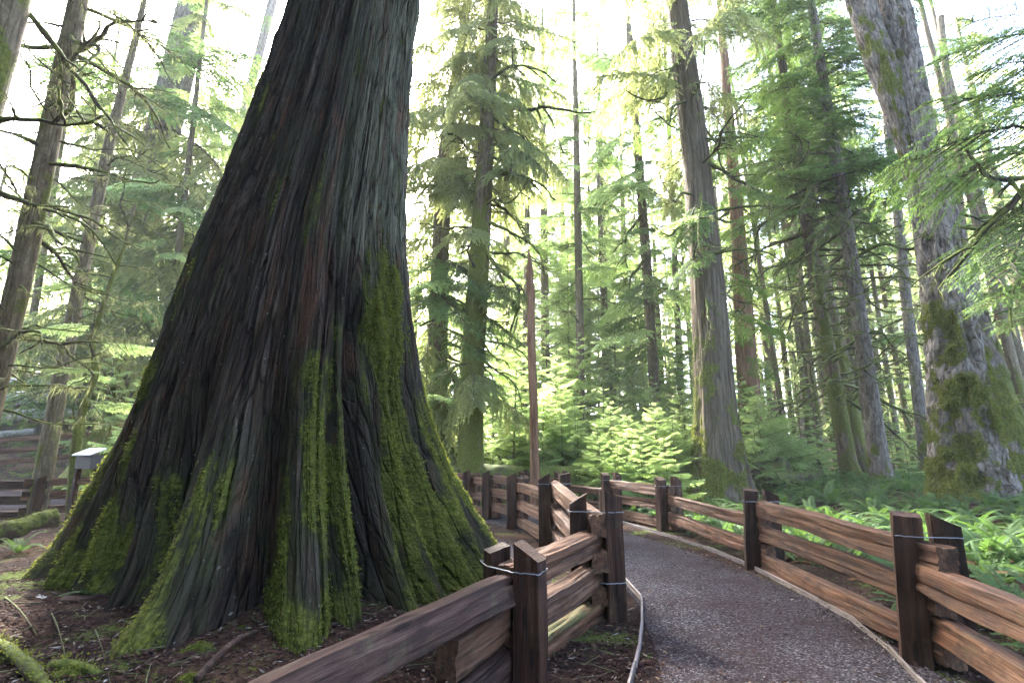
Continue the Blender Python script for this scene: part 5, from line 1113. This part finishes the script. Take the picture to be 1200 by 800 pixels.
def sign():
    p = at_y(104, 533, 11.8); g = g1(p[0], p[1]); r = thing('info_panel', 'slanted white information panel on a dark case left of the giant tree', 'sign', (p[0], p[1], g)); top = at_y(104, 525, 11.8)[2] - g
    def slab(name, x, y, z, sx, sy, sz, tilt, mat):
        import bmesh
        bm = bmesh.new(); bmesh.ops.create_cube(bm, size=1); bmesh.ops.scale(bm, vec=(sx, sy, sz), verts=bm.verts); bmesh.ops.bevel(bm, geom=bm.edges[:], offset=.012, segments=2, affect='EDGES'); me = bpy.data.meshes.new(name); bm.to_mesh(me); bm.free(); me.materials.append(mat)
        return link(name, me, r, Matrix.Translation((x, y, z)) @ Matrix.Rotation(-.3, 4, 'Z') @ Matrix.Rotation(tilt, 4, 'X'))
    slab('panel', 0, 0, top - .08, .56, .40, .03, .40, M_SIGNW); slab('case', 0, .06, top - .30, .50, .28, .30, 0, M_SIGND); slab('leg', -.22, .05, (top - .3) / 2 - .1, .10, .10, top - .2, 0, M_POST); slab('leg', .22, .05, (top - .3) / 2 - .1, .10, .10, top - .2, 0, M_POST)
sign()
# small things on the litter near the giant
def chunk(name, label, cat, u, v, L, h, w, az, mat, z=.25, seed=0, moss=0.0):
    p = gp(u, v, z, h * .42); d = np.array([math.cos(az), math.sin(az), .02]) * L / 2; SEED[0] = 500 + seed; root = None
    o = beam(name, p - d, p + d, h, w, mat, None, roll=.3, nl=14, taper=.35, moss=moss, jag=.02); tag(o, label, cat)
chunk('bark_slab', 'reddish slab of rotten wood lying on the litter left of the mossy root', 'wood', 98, 704, .34, .06, .12, .3, M_RAILD, seed=1)
chunk('wood_chip', 'pale tan chip of wood on the litter near the left edge', 'wood', 46, 702, .15, .02, .05, -.4, M_PALE, seed=2)
log('dead_branch', 'dark mossy dead branch in the bottom left corner', gp(-20, 742, .25, .05), gp(66, 806, .25, .03),   .025, .035, M_LOG, 61, cat='branch', nth=14, nrow=40, amp=.018, bend=.05, tuft=600)
log('dead_branch', 'thin dark root crossing the litter left of the near rail', gp(232, 786, .25, .03), gp(300, 738, .25, .03), .022, .012, M_RAILD, 62, cat='branch', nth=10, nrow=30, amp=.01, bend=.05)
log('dead_branch', 'low mossy root at the bottom edge left of centre', gp(62, 772, .25, .0), gp(118, 782, .25, .0), .05, .03, M_LOG, 63, cat='branch', nth=12, nrow=30, amp=.02, bend=.03, tuft=200)
for i, (u0, v0, u1, v1, l) in enumerate([(5, 705, 45, 738, 'pale bare twig near the left edge'), (112, 735, 135, 800, 'bare twig pointing at the bottom edge'), (205, 728, 226, 714, 'short pale twig right of the mossy root'), (398, 740, 404, 756, 'tiny pale stick at the foot of the middle ridge'), (60, 720, 78, 770, 'thin curved twig below the tan chip')]):
    log('twig', l, gp(u0, v0, .25, .02), gp(u1, v1, .25, .015), .006, .003, M_TWIG, 70 + i, cat='twig', nth=6, nrow=14, amp=.004, bend=.03)
def cushion(label, u, v, r, seed, z=.25):
    p = gp(u, v, z); rs = np.random.RandomState(seed); n, m = 9, 22; V = []; 
    for i in range(n):
        e = i / (n - 1) * 1.6
        for j in range(m):
            a = j / m * 6.283; k = r * (1 + .3 * math.sin(a * 3 + seed) + .15 * math.sin(a * 5)); V.append((math.cos(a) * k * math.cos(e - .05), math.sin(a) * k * .8 * math.cos(e - .05), r * .5 * math.sin(e) - .02))
    V = np.array(V); V = V + (fbm(V * 14 + seed, 3)[:, None] - .5) * r * .35; i = np.arange(n - 1)[:, None] * m; j = np.arange(m)[None]; F = np.stack([i + j, i + (j + 1) % m, i + m + (j + 1) % m, i + m + j], -1).reshape(-1, 4)
    k = rs.randint(0, len(V), 900); D = unit(unit(V[k]) + rs.randn(900, 3) * .5); VV, FF, TT = leaflets(V[k] + rs.randn(900, 3) * .006, D, unit(np.cross(D, rs.randn(900, 3))), rs.uniform(.008, .02, 900), rs.uniform(.005, .01, 900), rs, rs.rand(900))
    V, F = merge([(V, F), (VV, FF)]); o = link('moss_cushion', mesh_np('moss_cushion', V, F, M_TUFT, False, {'tint': np.concatenate([np.full(n * m, .25), TT])})); o.location = p; tag(o, label, 'moss')
cushion('small round moss cushion between the two left roots of the giant', 145, 686, .085, 1); cushion('yellowish moss cushion left of the thin root at the bottom', 232, 755, .10, 2); cushion('bright moss tuft close to the middle ridge of the trunk', 285, 732, .06, 3)
cushion('low moss cushion at the bottom edge under the left root', 88, 780, .11, 4); cushion('moss patch at the very bottom left of the near rail', 222, 784, .07, 5); cushion('moss lump in the bottom left corner', 12, 760, .13, 6)

# low green ground cover beyond the fence and round the bushes
def ground_cover():
    rs = np.random.RandomState(31); n = 150000; y = 4.0 * (34 / 4.0) ** rs.rand(n); x = rs.uniform(-1.05, 1.15, n) * y
    far = (y > 16.5) | (x > 3.9); k = far & (path_dist(x, y) > 1.0) & (np.hypot(x - FIR[0].location.x, y - FIR[0].location.y) > 1.0); x, y = x[k], y[k]; c = fbm(np.stack([x * .8, y * .8, x * 0 + 4], -1), 3); k = c + .30 * sstep(10, 18, y) > .56; x, y = x[k], y[k]; n = len(x)
    B = np.column_stack([x, y, gh(x, y)]); s = (.5 + y / 22)[:, None]; D = unit(np.column_stack([rs.randn(n), rs.randn(n), rs.uniform(.2, 1.4, n)])); B[:, 2] += rs.rand(n) * .16 * s[:, 0]
    V, F, T = leaflets(B, D, unit(np.cross(D, rs.randn(n, 3))), rs.uniform(.03, .08, n) * s[:, 0], rs.uniform(.012, .03, n) * s[:, 0], rs, rs.rand(n)); o = link('ground_cover', mesh_np('ground_cover', V, F, M_FERN, False, {'tint': T})); o['kind'] = 'stuff'
ground_cover()

# ================================================================== HAZE
def haze():
    x0, x1, y0, y1, z0, z1 = -150, 150, -70, 200, -3.0, 47.0
    V = np.array([(x, y, z) for z in (z0, z1) for y in (y0, y1) for x in (x0, x1)]); F = np.array([(0, 2, 3, 1), (4, 5, 7, 6), (0, 1, 5, 4), (2, 6, 7, 3), (0, 4, 6, 2), (1, 3, 7, 5)])
    m = bpy.data.materials.new('air'); m.use_nodes = True; t = m.node_tree; t.nodes.clear(); o = t.nodes.new('ShaderNodeOutputMaterial'); p = t.nodes.new('ShaderNodeVolumePrincipled')
    p.inputs['Color'].default_value = (.95, .97, .93, 1); p.inputs['Density'].default_value = HAZE_D; p.inputs['Anisotropy'].default_value = .1; t.links.new(p.outputs[0], o.inputs['Volume'])
    b = link('haze', mesh_np('haze', V, F, m, False)); b['kind'] = 'stuff'
haze()
print('branches', BR_N[0], 'objects', len(bpy.data.objects))
